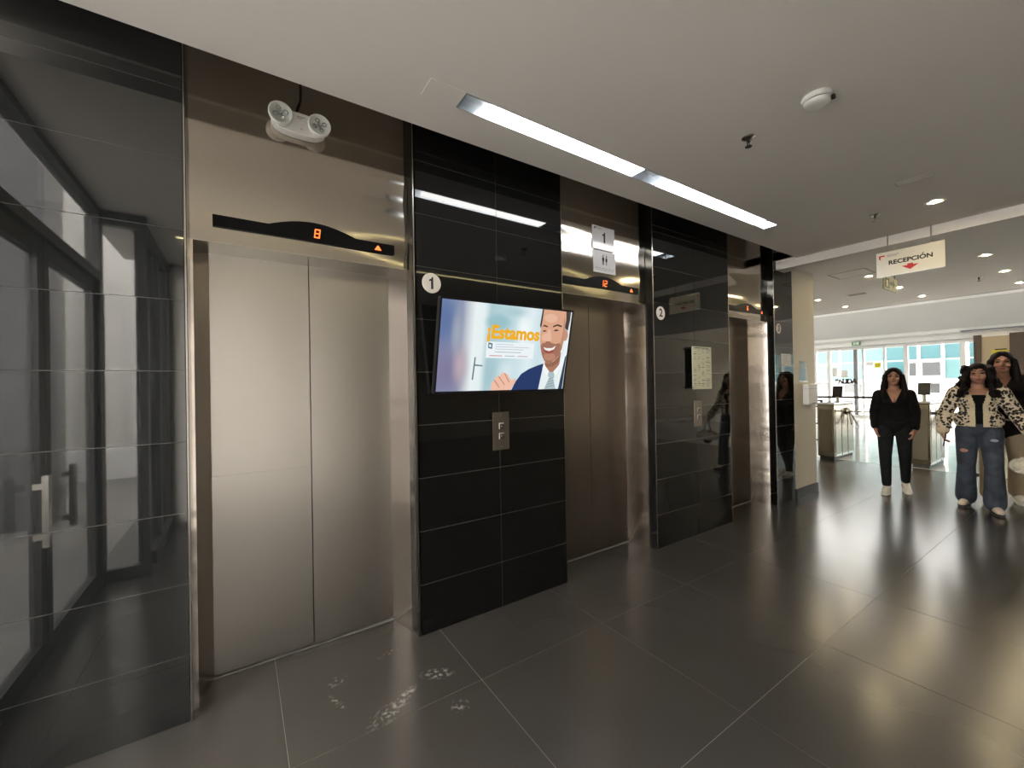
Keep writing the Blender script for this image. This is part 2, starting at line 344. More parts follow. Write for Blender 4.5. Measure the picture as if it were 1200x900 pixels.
def elevator(xx, label, digits, dm):
    x0, x1, bx = xx
    t = thing('elevator', label, 'elevator', ((x0+x1)/2, YD, 0))
    sp = .065; mid = (x0+x1)/2+.003
    # slightly bowed steel sheet above the doors
    NX, NZ = 16, 70; V = []; F = []; rn = random.Random(int(x0*100))
    p1, p2, p3 = rn.uniform(0, 6), rn.uniform(0, 6), rn.uniform(0, 6)
    for k in range(NZ+1):
        z = ZL+(3.30-ZL)*k/NZ
        for i_ in range(NX+1):
            x = x0+(x1-x0)*i_/NX; u = (x-x0)/(x1-x0)
            fade = max(0, min(1, (2.72-z)/.2)); fade = fade*fade*(3-2*fade)
            d = .0060*(1-math.cos(2*PI*(z-2.40-.03*math.sin(2.2*u+p1))/.46))*fade*(.8+.35*math.sin(3.5*u+p2))+.0009*(1+math.sin(9*u+p3+5*z))*fade
            V.append((x, YS+d, z))
    for k in range(NZ):
        for i_ in range(NX): a = k*(NX+1)+i_; F.append((a, a+1, a+NX+2, a+NX+1))
    m_ = bpy.data.meshes.new('head_panel'); m_.from_pydata(V, [], F)
    hp = obj('head_panel', m_, STEEL_H, t, True)
    box('head_backing', x0, x1, YS+.024, YS+.03, ZL, 3.30, BLACKW, t)
    box('shaft_lining', x0-.005, x1+.005, YD+.05, YD+.06, 0, 3.30, BLACKW, t)
    box('lintel', x0, x1, YS, YD+.03, ZL-.004, ZL, STEEL_T, t)
    for s in (0, 1):
        X = (lambda d: x0+d) if s == 0 else (lambda d: x1-d)
        MB().prism([(X(0), YS), (X(.016), YS), (X(sp), YD), (X(0), YD)], 'z', 0, ZL-.004).build('jamb', STEEL_J, t)
        MB().prism([(X(-.008), YT+.004), (X(.0), YT+.004), (X(.0), YS), (X(-.008), YS)], 'z', 0, 3.30).build('edge_trim', WTILE, t)
        MB().prism([(X(-.0085), YT-.001), (X(-.0025), YT-.001), (X(-.0025), YT+.006), (X(-.0085), YT+.006)], 'z', 0, 3.30).build('edge_bead', STEEL_T, t)
    for k, (a, c) in enumerate(((x0+sp-.01, mid-.0025), (mid+.0025, x1-sp+.01))):
        m = MB()
        if k == 0: m.box(a, c, YD, YD+.02, .012, 1.0155).box(a, c, YD, YD+.02, 1.0180, ZL).box(a, c, YD+.005, YD+.019, 1.01, 1.02)
        else: m.box(a, c, YD, YD+.02, .012, ZL)
        m.build('door_panel', dm, t)
    box('sill', x0+.04, x1-.04, YD-.006, YD+.03, 0, .0035, mat('sill_aluminium', (.75, .73, .69), .35, .8), t)
    # indicator strip with an arched hump
    L = .861; y = YS-.004
    pts = [(bx, 2.228), (bx+L, 2.228), (bx+L, 2.283)]
    for k in range(17):
        u = k/16; pts.append((bx+.645-u*.416, 2.283+.046*math.sin(PI*u)**.9))
    pts.append((bx, 2.283))
    ind = MB().prism(pts, 'y', y, YS+.004).build('indicator', mat('indicator_black', (.004, .004, .005), .4, spec=.12), t)
    if len(digits) == 1: seg_digit(digits, bx+.450, y, 2.274, .028, .047, ind)
    else:
        seg_digit(digits[0], bx+.417, y, 2.274, .026, .05, ind); seg_digit(digits[1], bx+.457, y, 2.274, .030, .05, ind)
    MB().prism([(bx+.747, 2.240), (bx+.787, 2.240), (bx+.767, 2.268)], 'y', y-.001, y).build('up_arrow', ORANGE, ind)
    return t
E1 = elevator(ELEV[0], 'wide brushed steel elevator under the emergency lights, its indicator showing 8', '8', STEEL_D)
E2 = elevator(ELEV[1], 'brushed steel elevator beside the television, its indicator showing 12', '12', STEEL_D2)
E3 = elevator(ELEV[2], 'brushed steel elevator beside the cream column, its indicator showing 6', '6', STEEL_D2)

# ------------------------------------------------------------------ emergency light
em = thing('emergency_light', 'white twin-head emergency light on the steel panel', 'emergency light', (.275, YS, 2.84))
def superell(cx, cz, a, c, y0, y1, k=40, n_=2.6):
    return [(cx+a*math.copysign(abs(math.cos(2*PI*i/k))**(2/n_), math.cos(2*PI*i/k)), cz+c*math.copysign(abs(math.sin(2*PI*i/k))**(2/n_), math.sin(2*PI*i/k))) for i in range(k)]
bd = MB().prism(superell(.275, 2.806, .125, .056, 0, 0), 'y', YS-.052, YS).build('body', WHITEP, em, bevel=.006)
box('test_label', .262, .30, YS-.053, YS-.0521, 2.838, 2.842, INKG, bd); box('test_button', .279, .285, YS-.055, YS-.052, 2.776, 2.782, INKG, bd)
MB().box(.262, .285, YS-.053, YS-.0521, 2.829, 2.832).build('test_label', INKG, bd)
for cx, cz in ((.187, 2.812), (.362, 2.808)):
    hd = MB().lathe([(.03, -.035), (.046, -.05), (.054, -.075), (.054, -.092), (.049, -.094), (.047, -.088), (.0, -.080)], (cx, YS, cz), 'y', 32).build('lamp_head', WHITEP, em, True)
    MB().lathe([(.048, -.0885), (.046, -.093), (.03, -.097), (0, -.099)], (cx, YS, cz), 'y', 28).build('lens', LAMPG, hd, True)
    for k in range(5):
        a = 2*PI*k/4+.4; rr_ = .024 if k < 4 else 0
        MB().lathe([(0, -.0815), (.009, -.0815), (.012, -.087), (.0105, -.087), (.006, -.0835), (0, -.083)], (cx+rr_*math.cos(a), YS, cz+rr_*math.sin(a)), 'y', 12).build('reflector', CHROME, hd, True)
MB().tube([(.262, YS-.022, 2.858), (.268, YS-.02, 2.90), (.285, YS-.016, 2.95), (.287, YS-.012, 3.00), (.283, YS-.008, 3.10), (.283, YS-.006, 3.2)], .0055).build('cable', BLACKP, em, True)

# ------------------------------------------------------------------ number discs
def disc(x, ch, label):
    t = tag(MB().lathe([(0, -.004), (.057, -.004), (.060, -.002), (.060, 0)], (x, YT, 2.073), 'y', 48).build('number_disc', mat('disc_cream', (.72, .67, .60), .45)), label, 'number disc', 'round elevator number discs')
    if ch == '1': one_mesh('numeral', x, YT-.0042, 2.073, .072, INK, t)
    else: text('numeral', ch, .100, face_negY(x, YT-.0048, 2.073), INK, t, .0022)
disc(.967, '1', 'round cream disc reading 1 above the television'); disc(3.129, '2', 'round cream disc reading 2 on the black tiles'); disc(5.333, '3', 'round cream disc reading 3 beside the cream column')

# ------------------------------------------------------------------ floor-number and restroom plates on elevator two
pl = mat('acrylic_white', (.66, .65, .66), .12)
t = tag(box('floor_sign', 2.377, 2.626, YS-.005, YS, 2.545, 2.735, pl), 'white acrylic plate reading 1 above the second elevator', 'sign')
one_mesh('numeral', 2.505, YS-.005, 2.648, .088, INK, t)
MB().prism([(2.392, 2.722), (2.425, 2.722), (2.425, 2.716), (2.401, 2.716), (2.398, 2.704), (2.392, 2.704)], 'y', YS-.0058, YS-.005).build('logo_mark', INK, t)
box('fine_print', 2.43, 2.49, YS-.0055, YS-.005, 2.716, 2.720, INKG, t); box('fine_print', 2.43, 2.475, YS-.0055, YS-.005, 2.709, 2.712, INKG, t)
t = tag(box('restroom_sign', 2.382, 2.633, YS-.005, YS, 2.357, 2.537, pl), 'white acrylic restroom plate with two figures below the number plate', 'sign')
for cx, dress in ((2.490, 0), (2.527, 1)):
    z0 = 2.425
    MB().lathe([(0, -.0007), (.007, -.0007), (.007, 0)], (cx, YS-.005, z0+.071), 'y', 16).build('figure_head', INK, t)
    p = [(-.004, 0), (-.004, .03), (-.013, .03), (-.008, .060), (.008, .060), (.013, .03), (.004, .03), (.004, 0)] if dress else [(-.009, 0), (-.009, .032), (-.012, .032), (-.012, .060), (.012, .060), (.012, .032), (.009, .032), (.009, 0), (.002, 0), (.002, .028), (-.002, .028), (-.002, 0)]
    MB().prism([(cx+a, z0+c) for a, c in p], 'y', YS-.0057, YS-.005).build('figure', INK, t)
for k in range(6):
    box('fine_print', 2.40+k*.038, 2.40+k*.038+.026, YS-.0055, YS-.005, 2.392, 2.398, INKG, t)
    if k < 5: box('fine_print', 2.41+k*.041, 2.41+k*.041+.03, YS-.0055, YS-.005, 2.378, 2.383, INKG, t)
for k in range(3): box('fine_print', 2.485+k*.02, 2.495+k*.02, YS-.0055, YS-.005, 2.508, 2.514, INKG, t)

# ------------------------------------------------------------------ call button panels
def call_panel(x, label):
    t = thing('call_panel', label, 'button panel', (x, YT, 1.155))
    pm = mat('plate_steel', (.24, .21, .18), .34, .9)
    box('plate', x-.063, x+.063, YT-.006, YT, 1.031, 1.279, pm, t, bevel=.002)
    for z in (1.262, 1.048): MB().lathe([(0, -.009), (.004, -.008), (.005, -.006)], (x, YT, z), 'y', 12).build('screw', CHROME, t)
    for z in (1.188, 1.122):
        bt = MB().box(x-.020, x+.020, YT-.010, YT-.006, z-.021, z+.021).build('button', mat('button_dark', (.10, .09, .08), .3, .8), t, bevel=.003)
        MB().box(x-.020, x-.014, YT-.0125, YT-.0095, z-.019, z+.021).box(x-.014, x+.018, YT-.0125, YT-.0095, z+.015, z+.021).build('bezel_or_highlight', mat('button_highlight', (.72, .68, .60), .3), bt)  # pale L on each button is a painted highlight
    for s, z in ((1, 1.188), (-1, 1.122)):
        MB().prism([(x-.007, z-s*.006), (x+.007, z-s*.006), (x, z+s*.007)], 'y', YT-.0108, YT-.0100).build('arrow_mark', INKG, t)
call_panel(1.437, 'steel call button plate below the television'); call_panel(3.664, 'steel call button plate below the paper notice')

# ------------------------------------------------------------------ notices
nt = thing('notice_board', 'cream printed notice in a clear holder between the second and third elevators', 'notice', (3.69, YT, 1.59))
for x, z in ((3.525, 1.775), (3.525, 1.405), (3.83, 1.775), (3.83, 1.405)): MB().lathe([(.007, -.038), (.007, 0)], (x+(.01 if x < 3.6 else -.01), YT, z), 'y', 12).build('standoff', CHROME, nt)
sh = box('sheet', 3.53, 3.846, YT-.040, YT-.036, 1.388, 1.792, mat('cream_paper', (.66, .65, .47), .6), nt)
for z in (1.765, 1.398): box('clip', 3.518, 3.545, YT-.044, YT-.034, z, z+.015, CHROME, nt)
for k in range(24):
    z = 1.765-k*.0155; col = 0
    for xa, xb in ((3.545, 3.60), (3.615, 3.66), (3.675, 3.735), (3.75, 3.83)):
        if random.random() < .55: box('print_line', xa+random.uniform(0, .012), xb-random.uniform(0, .02), YT-.0407, YT-.040, z, z+.0045, INKG if random.random() < .75 else INK, sh)
box('print_line', 3.56, 3.80, YT-.0407, YT-.040, 1.776, 1.782, INK, sh)
t = tag(box('paper_notice', 5.390, 5.636, YT-.003, YT, 1.632, 1.778, mat('white_paper', (.62, .62, .58), .6)), 'small white paper notice taped to the black tiles beside the column', 'notice')
for k in range(5):
    box('print_line', 5.42, 5.60-.02*(k % 3), YT-.0036, YT-.003, 1.755-k*.022, 1.761-k*.022, INKG, t)
# column fittings
t = thing('wall_dispenser', 'white plastic dispenser box on the cream column', 'dispenser', (6.07, YT, 1.28))
bx = box('body', 5.945, 6.205, YT-.07, YT, 1.145, 1.41, WHITEP, t, bevel=.012); box('lid_line', 5.944, 6.206, YT-.0712, YT-.01, 1.345, 1.349, INKG, bx); box('slot', 6.02, 6.13, YT-.0715, YT-.06, 1.16, 1.172, INKG, bx)
t = thing('leaflet_holder', 'clear acrylic leaflet holder above the dispenser', 'holder', (5.95, YT, 1.55))
box('back_plate', 5.855, 6.045, YT-.003, YT, 1.44, 1.69, CLEARG, t); box('top_lip', 5.855, 6.045, YT-.016, YT-.0032, 1.684, 1.694, mat('acrylic_edge', (.25, .23, .19), .3), t); box('front_plate', 5.855, 6.045, YT-.018, YT-.016, 1.44, 1.60, CLEARG, t); box('bottom', 5.855, 6.045, YT-.016, YT-.0032, 1.44, 1.443, CLEARG, t)
t = thing('security_camera', 'small cream dome camera at the top edge of the column', 'camera', (6.34, YT+.03, 2.74))
MB().lathe([(.05, 0), (.055, .02), (.055, .05), (.0, .05)], (6.316, YT+.06, 2.755), 'x', 24).build('base', CREAM, t, True)
MB().lathe([(.05, .05), (.045, .075), (.03, .095), (0, .102)], (6.316, YT+.06, 2.755), 'x', 24).build('dome', mat('dome_cream', (.5, .47, .4), .25), t, True)

# ------------------------------------------------------------------ ceiling fittings
def strip(x0, x1, bx0, bx1, label):
    t = thing('strip_light', label, 'strip light', ((x0+x1)/2, (SY0+SY1)/2, ZC), 'recessed strip lights along the elevators')
    y0, y1 = SY0+.001, SY1-.001; d = .055
    MB().box(x0, x1, y0, y1, ZC+d, ZC+d+.004).box(x0, x1, y0, y0+.003, ZC-.002, ZC+d).box(x0, x1, y1-.003, y1, ZC-.002, ZC+d).box(x0, x0+.003, y0+.003, y1-.003, ZC-.002, ZC+d).box(x1-.003, x1, y0+.003, y1-.003, ZC-.002, ZC+d).build('reflector_channel', ALU, t)
    MB().prism([(y0+.010, ZC+.010), (y1-.010, ZC+.010), (y1-.020, ZC+.034), (y0+.020, ZC+.034)], 'x', bx0, bx1).build('lamp', TUBE, t)
strip(.925, 2.455, 1.13, 2.24, 'long recessed strip light with the longer silver end above the television')
strip(2.455, 4.025, 2.66, 3.86, 'recessed strip light running above the second and third elevators')
sd = thing('smoke_detector', 'round white smoke detector on the ceiling', 'smoke detector', (2.388, .841, ZC))
MB().lathe([(.062, 0), (.064, -.012), (.058, -.020), (.0, -.020)], (2.388, .841, ZC), 'z', 40).build('base', WHITEP, sd, True)
MB().lathe([(.050, -.020), (.050, -.026)], (2.388, .841, ZC), 'z', 40).build('sensing_gap', INK, sd)
MB().lathe([(.056, -.026), (.056, -.034), (.046, -.044), (.030, -.048), (0, -.049)], (2.388, .841, ZC), 'z', 40).build('cover', WHITEP, sd, True)
box('vent_opening', 2.405, 2.425, .775, .79, ZC-.034, ZC-.016, INK, sd)
def sprinkler(x, y, label):
    t = thing('sprinkler', label, 'sprinkler', (x, y, ZC), 'ceiling sprinklers')
    MB().lathe([(.036, 0), (.036, -.004), (.018, -.008), (0, -.008)], (x, y, ZC), 'z', 24).build('escutcheon', STEEL, t, True)
    MB().lathe([(.010, -.008), (.010, -.028), (.006, -.030)], (x, y, ZC), 'z', 12).build('stem', DARKF, t, True)
    MB().tube([(x-.010, y, ZC-.028), (x-.016, y, ZC-.040), (x, y, ZC-.052)], .003, 6).tube([(x+.010, y, ZC-.028), (x+.016, y, ZC-.040), (x, y, ZC-.052)], .003, 6).build('frame_arms', DARKF, t)
    MB().lathe([(.0, -.052), (.018, -.052), (.018, -.055), (0, -.055)], (x, y, ZC), 'z', 16).build('deflector', DARKF, t)
sprinkler(2.448, 1.197, 'metal ceiling sprinkler near the smoke detector'); sprinkler(4.524, 1.193, 'metal ceiling sprinkler in front of the reception sign'); sprinkler(8.614, 1.166, 'metal ceiling sprinkler beyond the beam')
def downlight(x, y, label):
    t = thing('downlight', label, 'downlight', (x, y, ZC), 'recessed warm downlights')
    MB().lathe([(.060, 0), (.060, -.004), (.046, -.005), (.040, -.001)], (x, y, ZC), 'z', 28).build('trim_ring', WHITEP, t, True)
    MB().lathe([(0, -.0035), (.024, -.0035), (.027, -.0012)], (x, y, ZC), 'z', 24).build('lamp', DOWNM, t)
    MB().lathe([(.027, -.0014), (.046, -.0014), (.046, -.0006)], (x, y, ZC), 'z', 24).build('reflector', ALU, t)
downlight(4.603, .843, 'warm round downlight in front of the reception sign and beam')
for X in (7.12, 8.42, 9.66):
    for Y in (.91, 1.95, 3.01): downlight(X, Y, 'warm round downlight, %s row beyond the beam, %s' % ({7.12: 'first', 8.42: 'second', 9.66: 'third'}[X], {.91: 'over the two women in line', 1.95: 'over the woman in black', 3.01: 'on the turnstile side behind the column'}[Y]))
vt = thing('air_vent', 'faint flush rectangular air vent in the ceiling', 'vent', (3.97, .82, ZC))
fr = mat('vent_paint', (.62, .585, .53), .6)
for k in range(4): MB().box(3.925+k*.022, 3.935+k*.022, .735, .915, ZC-.004, ZC-.0003).build('slat', fr, vt)
MB().box(3.915, 4.012, .725, .733, ZC-.003, ZC-.0002).box(3.915, 4.012, .917, .925, ZC-.003, ZC-.0002).build('frame', fr, vt)
ap = thing('access_panel', 'framed rectangular access panel in the lobby ceiling', 'access panel', (6.75, 2.03, ZC))
box('hatch', 6.56, 6.93, 1.85, 2.21, ZC-.003, ZC-.0003, CEIL, ap)
MB().box(6.54, 6.56, 1.83, 2.23, ZC-.005, ZC-.0003).box(6.93, 6.95, 1.83, 2.23, ZC-.005, ZC-.0003).box(6.56, 6.93, 1.83, 1.85, ZC-.005, ZC-.0003).box(6.56, 6.93, 2.21, 2.23, ZC-.005, ZC-.0003).build('frame', mat('hatch_frame', (.45, .42, .37), .5), ap)
vt = thing('air_vent', 'dark slotted air vent in the lobby ceiling near the turnstiles', 'vent', (8.45, 2.47, ZC))
for k in range(3): box('slat', 8.37+k*.05, 8.395+k*.05, 2.36, 2.58, ZC-.006, ZC-.0003, mat('vent_dark', (.25, .23, .2), .5), vt)
box('frame', 8.345, 8.36, 2.34, 2.60, ZC-.006, ZC-.0003, fr, vt)

# ------------------------------------------------------------------ reception sign
rs = thing('reception_sign', 'white hanging sign reading RECEPCIÓN with a red arrow', 'sign', (5.25, 1.14, 2.565))
bdy = box('panel', 5.245, 5.27, .905, 1.378, 2.445, 2.684, mat('sign_white', (.72, .70, .62), .22), rs)
for y in (1.295, .995): MB().tube([(5.257, y, 2.684), (5.257, y, ZC)], .0045, 8).build('rod', mat('rod_grey', (.3, .29, .27), .4, .6), rs); MB().lathe([(.012, 0), (.012, .008), (.005, .012)], (5.257, 1.295 if y > 1.1 else .995, 2.684), 'z', 12).build('rod_nut', CHROME, rs)
text('lettering', 'RECEPCION', .054, face_negX(5.2442, 1.135, 2.572), INK, bdy, .0019, 1.06)
MB().prism([(1.056, 2.598), (1.048, 2.598), (1.038, 2.609), (1.050, 2.609)], 'x', 5.2436, 5.245).build('accent_mark', INK, bdy)
MB().prism([(1.195, 2.520), (1.155, 2.520), (1.155, 2.534), (1.115, 2.534), (1.115, 2.520), (1.075, 2.520), (1.135, 2.478)], 'x', 5.2436, 5.245).build('arrow', RED, bdy)
MB().prism([(1.358, 2.655), (1.310, 2.655), (1.318, 2.642), (1.346, 2.642), (1.346, 2.612), (1.358, 2.622)], 'x', 5.2436, 5.245).build('logo_mark', RED, bdy)
box('fine_print', 5.2438, 5.245, 1.21, 1.30, 2.644, 2.650, INKG, bdy); box('fine_print', 5.2438, 5.245, 1.225, 1.30, 2.632, 2.637, INKG, bdy)
# exit pictogram sign behind it
ex = thing('exit_sign', 'small green and cream exit pictogram sign hanging behind the reception sign', 'exit sign', (6.2, 1.5, 2.53))
pb = box('panel', 5.93, 6.38, 1.495, 1.512, 2.452, 2.60, mat('exit_plate', (.33, .33, .16), .4), ex)
for x in (5.99, 6.32): MB().tube([(x, 1.503, 2.60), (x, 1.503, ZC)], .004, 6).build('rod', DARKF, ex)
GRN = mat('exit_green', (.03, .10, .045), .5)
MB().box(5.95, 6.10, 1.4935, 1.495, 2.47, 2.58).build('green_field', GRN, pb); MB().prism([(6.13, 2.51), (6.23, 2.51), (6.23, 2.48), (6.30, 2.53), (6.23, 2.58), (6.23, 2.55), (6.13, 2.55)], 'y', 1.4935, 1.495).build('arrow', GRN, pb)
MB().prism([(5.99, 2.48), (6.01, 2.48), (6.03, 2.51), (6.05, 2.48), (6.065, 2.48), (6.045, 2.53), (6.06, 2.55), (6.02, 2.56), (5.985, 2.535), (6.01, 2.53)], 'y', 1.4925, 1.4935).build('figure', mat('exit_cream', (.6, .6, .4), .5), pb)

# ------------------------------------------------------------------ television
tv = thing('television', 'wall mounted flat television showing a smiling man in a suit', 'television', (1.443, 2.2, 1.685))
c_, w_, h_, tl = Vector((1.443, 2.2, 1.685)), .985, .568, .225
Rr = Vector((math.cos(-.012), math.sin(-.012), 0)); Nn = Vector((math.sin(-.012), -math.cos(-.012), 0)); Uu = Vector((0, 0, 1))*math.cos(tl)+Nn*math.sin(tl); Ff = Rr.cross(Uu)
TM = Matrix((Rr, Uu, Ff)).transposed().to_4x4(); TM.translation = c_      # local x right, y up, z towards the viewer
def tvobj(name, mb, m, parent, **k):
    mb.v = [tuple(TM @ Vector(p)) for p in mb.v]; return mb.build(name, m, parent, **k)
tvobj('casing', MB().box(-w_/2, w_/2, -h_/2, h_/2, -.040, -.001), BLACKP, tv, bevel=.004)
BZ = .011
tvobj('bezel_or_highlight', MB().box(-w_/2, w_/2, h_/2-BZ, h_/2, -.001, .003).box(-w_/2, w_/2, -h_/2, -h_/2+BZ*1.5, -.001, .003).box(-w_/2, -w_/2+BZ, -h_/2+BZ*1.5, h_/2-BZ, -.001, .003).box(w_/2-BZ, w_/2, -h_/2+BZ*1.5, h_/2-BZ, -.001, .003), BLACKP, tv)
MB().box(1.25, 1.64, YT-.016, YT-.0005, 1.60, 1.85).box(1.33, 1.38, 2.247, YT-.016, 1.71, 1.83).box(1.50, 1.55, 2.247, YT-.016, 1.71, 1.83).build('wall_bracket', BLACKP, tv)
SW, SH = w_-2*BZ, h_-2.5*BZ; SX, SY = -SW/2, -h_/2+1.5*BZ
def emat(name, col, s=1.0):
    if name in MATS: return MATS[name]
    m = mat(name, (0, 0, 0), .25, emit=col, estr=s); return m
scr = bpy.data.materials.new('screen_backdrop'); scr.use_nodes = True; MATS['screen_backdrop'] = scr
n, l, b = nodes(scr); b.inputs['Base Color'].default_value = (0, 0, 0, 1); b.inputs['Roughness'].default_value = .2
tc = n.new('ShaderNodeTexCoord'); sx_ = n.new('ShaderNodeSeparateXYZ'); l.new(tc.outputs['UV'], sx_.inputs[0])
cur = ramp(scr, sx_.outputs['X'], [(.0, (.20, .26, .42)), (.14, (.30, .34, .46)), (.19, (.62, .66, .70)), (.23, (.82, .88, .89)), (.29, (.78, .87, .88)), (.34, (.42, .60, .64)), (.52, (.52, .70, .74)), (.66, (.74, .85, .88)), (.74, (.60, .75, .80)), (1.0, (.84, .90, .92))]).outputs[0]
def blob(cu, cv, ru, rv, col, amt=1.0, soft=.9):
    global cur
    mp = n.new('ShaderNodeMapping'); mp.vector_type = 'TEXTURE'; mp.inputs['Location'].default_value = (cu, cv, 0); mp.inputs['Scale'].default_value = (ru, rv, 1); l.new(tc.outputs['UV'], mp.inputs['Vector'])
    ln = n.new('ShaderNodeVectorMath'); ln.operation = 'LENGTH'; l.new(mp.outputs[0], ln.inputs[0])
    mr = n.new('ShaderNodeMapRange'); mr.interpolation_type = 'SMOOTHSTEP'; mr.inputs['From Min'].default_value = 1+soft/2; mr.inputs['From Max'].default_value = 1-soft; mr.inputs['To Max'].default_value = amt; l.new(ln.outputs['Value'], mr.inputs['Value'])
    mx = n.new('ShaderNodeMix'); mx.data_type = 'RGBA'; l.new(mr.outputs[0], mx.inputs['Factor']); l.new(cur, mx.inputs['A']); mx.inputs['B'].default_value = (*col, 1); cur = mx.outputs['Result']
blob(.02, .78, .11, .34, (.12, .18, .36)); blob(.06, .22, .13, .34, (.22, .20, .33)); blob(.15, .30, .05, .22, (.55, .42, .46), .8); blob(.11, .66, .035, .25, (.42, .46, .50), .6)
blob(.40, .80, .10, .10, (.30, .52, .57), .9, .6); blob(.60, .72, .06, .20, (.92, .96, .97), .9); blob(.52, .93, .10, .06, (.40, .56, .62), .7); blob(.37, .22, .05, .22, (.36, .54, .60), .7); blob(.50, .22, .07, .16, (.70, .82, .85), .8)
l.new(cur, b.inputs['Emission Color']); b.inputs['Emission Strength'].default_value = .72
screen = tvobj('screen', MB().box(SX, SX+SW, SY, SY+SH, -.001, .0006), scr, tv)
uvl = screen.data.uv_layers.new(name='UVMap')
for lp in screen.data.loops:
    q = TM.inverted() @ screen.data.vertices[lp.vertex_index].co; uvl.data[lp.index].uv = ((q.x-SX)/SW, (q.y-SY)/SH)
def fu(t_): return t_*2.36/(2.90-t_*.54)
def pic(name, pts, col, layer, s=.72):
    pts = [(fu(u), v) for u, v in pts]
    z = .0006+layer*.00025
    return tvobj(name, MB().prism([(SX+u*SW, SY+v*SH) for u, v in pts], 'z', z-.0002, z), emat('screen_'+name+str(col), col, s), screen)
def ell(cu, cv, a, c, k=28, a0=0, a1=2*PI):
    return [(cu+a*math.cos(a0+(a1-a0)*i/k), cv+c*math.sin(a0+(a1-a0)*i/k)) for i in range(k+(0 if a1-a0 > 6.2 else 1))]
pic('door_handle', [(.279, .13), (.29, .13), (.297, .39), (.287, .39)], (.10, .18, .22), 2)
pic('door_lever', [(.29, .29), (.355, .285), (.355, .30), (.29, .31)], (.16, .25, .30), 2)
pic('hair', [(.775, 1), (.768, .80), (.785, .74), (.80, .90), (.95, .95), (.962, .80), (.985, .76), (.992, .9), (.992, 1)], (.035, .028, .026), 3)
pic('ear', ell(.972, .70, .018, .07), (.58, .29, .20), 3)
pic('neck', [(.835, .45), (.955, .48), (.95, .28), (.90, .20), (.84, .26)], (.42, .20, .13), 3)
pic('face', [(.785, 1)]+[(.782, .85), (.775, .72), (.782, .60), (.795, .50), (.815, .41), (.84, .355), (.87, .335), (.905, .36), (.935, .42), (.955, .52), (.965, .65), (.966, .80), (.962, .93), (.955, 1)], (.70, .38, .25), 4)
pic('forehead_light', ell(.845, .90, .05, .055), (.78, .47, .33), 5)
pic('cheek_light', ell(.822, .66, .030, .05), (.80, .47, .33), 5)
pic('face_shade', [(.945, .95), (.966, .80), (.965, .65), (.955, .52), (.935, .44), (.94, .60), (.948, .75)], (.52, .27, .18), 5)
pic('neck_shade', [(.84, .34), (.87, .335), (.91, .36), (.945, .45), (.95, .36), (.90, .29), (.85, .29)], (.30, .14, .09), 4)
pic('beard', [(.790, .55), (.80, .585), (.83, .60), (.86, .60), (.90, .585), (.935, .60), (.955, .56), (.945, .46), (.92, .40), (.885, .345), (.86, .338), (.83, .37), (.805, .45)], (.36, .17, .11), 5)
pic('chin', ell(.868, .42, .045, .05), (.50, .24, .16), 6)
pic('mouth', [(.805, .545), (.84, .535), (.88, .54), (.915, .575), (.905, .51), (.88, .465), (.85, .458), (.825, .48)], (.35, .08, .07), 7)
pic('teeth', [(.811, .538), (.84, .528), (.88, .533), (.908, .565), (.895, .515), (.86, .492), (.828, .505)], (.90, .88, .84), 8)
pic('nose', [(.835, .76), (.85, .76), (.868, .64), (.86, .61), (.835, .60), (.822, .62)], (.80, .48, .34), 6)
pic('nostril', [(.822, .612), (.868, .612), (.855, .60), (.835, .597)], (.30, .12, .08), 7)
for nm, p in (('eyebrow', [(.785, .79), (.80, .815), (.828, .80), (.828, .785), (.80, .795)]), ('eyebrow', [(.868, .81), (.90, .835), (.935, .82), (.935, .80), (.90, .815), (.868, .79)])): pic(nm, p, (.05, .03, .025), 7)
for nm, p in (('eye', [(.79, .735), (.805, .75), (.825, .74), (.805, .728)]), ('eye', [(.872, .75), (.895, .77), (.92, .76), (.895, .745)])): pic(nm, p, (.06, .035, .03), 7)
pic('temple_hair', [(.955, 1), (.962, .90), (.960, .80), (.972, .77), (.985, .80), (.99, 1)], (.06, .05, .05), 6)
pic('suit', [(.60, 0), (.625, .10), (.665, .20), (.72, .26), (.79, .31), (.835, .335), (.85, .0)], (.022, .045, .14), 3)
pic('shirt', [(.83, .33), (.85, .26), (.90, .20), (.955, .33), (.985, .46), (.99, .30), (.96, 0), (.81, 0)], (.80, .87, .87), 4)
pic('collar', [(.83, .345), (.845, .30), (.895, .20), (.86, .18), (.825, .27)], (.90, .93, .93), 5)
pic('collar', [(.985, .47), (.965, .36), (.91, .21), (.935, .19), (.985, .33)], (.90, .93, .93), 5)
pic('tie', [(.875, .225), (.915, .225), (.925, .17), (.915, .15), (.945, 0), (.855, 0), (.885, .15), (.872, .18)], (.42, .52, .54), 6)
for k in range(4): pic('tie_stripe', [(.868+k*.004, .02+k*.035), (.93-k*.002, .045+k*.035), (.93-k*.002, .055+k*.035), (.868+k*.004, .03+k*.035)], (.25, .33, .37), 7)
pic('lapel', [(.965, 0), (.995, 0), (.998, .45), (.988, .42)], (.03, .05, .10), 6)
pic('hand', [(.435, 0), (.438, .09), (.455, .12), (.47, .17), (.49, .165), (.515, .215), (.535, .21), (.56, .19), (.585, .13), (.60, .125), (.622, .14), (.632, .115), (.61, .05), (.59, 0)], (.86, .52, .39), 3)
for p in ([(.455, .12), (.50, .03), (.505, .035), (.462, .125)], [(.487, .165), (.54, .06), (.545, .065), (.494, .168)], [(.53, .205), (.575, .09), (.58, .095), (.537, .208)]): pic('finger_crease', p, (.50, .22, .15), 4)
pic('caption_card', [(.372, .385), (.742, .385), (.742, .575), (.372, .575)], (.84, .90, .93), 3)
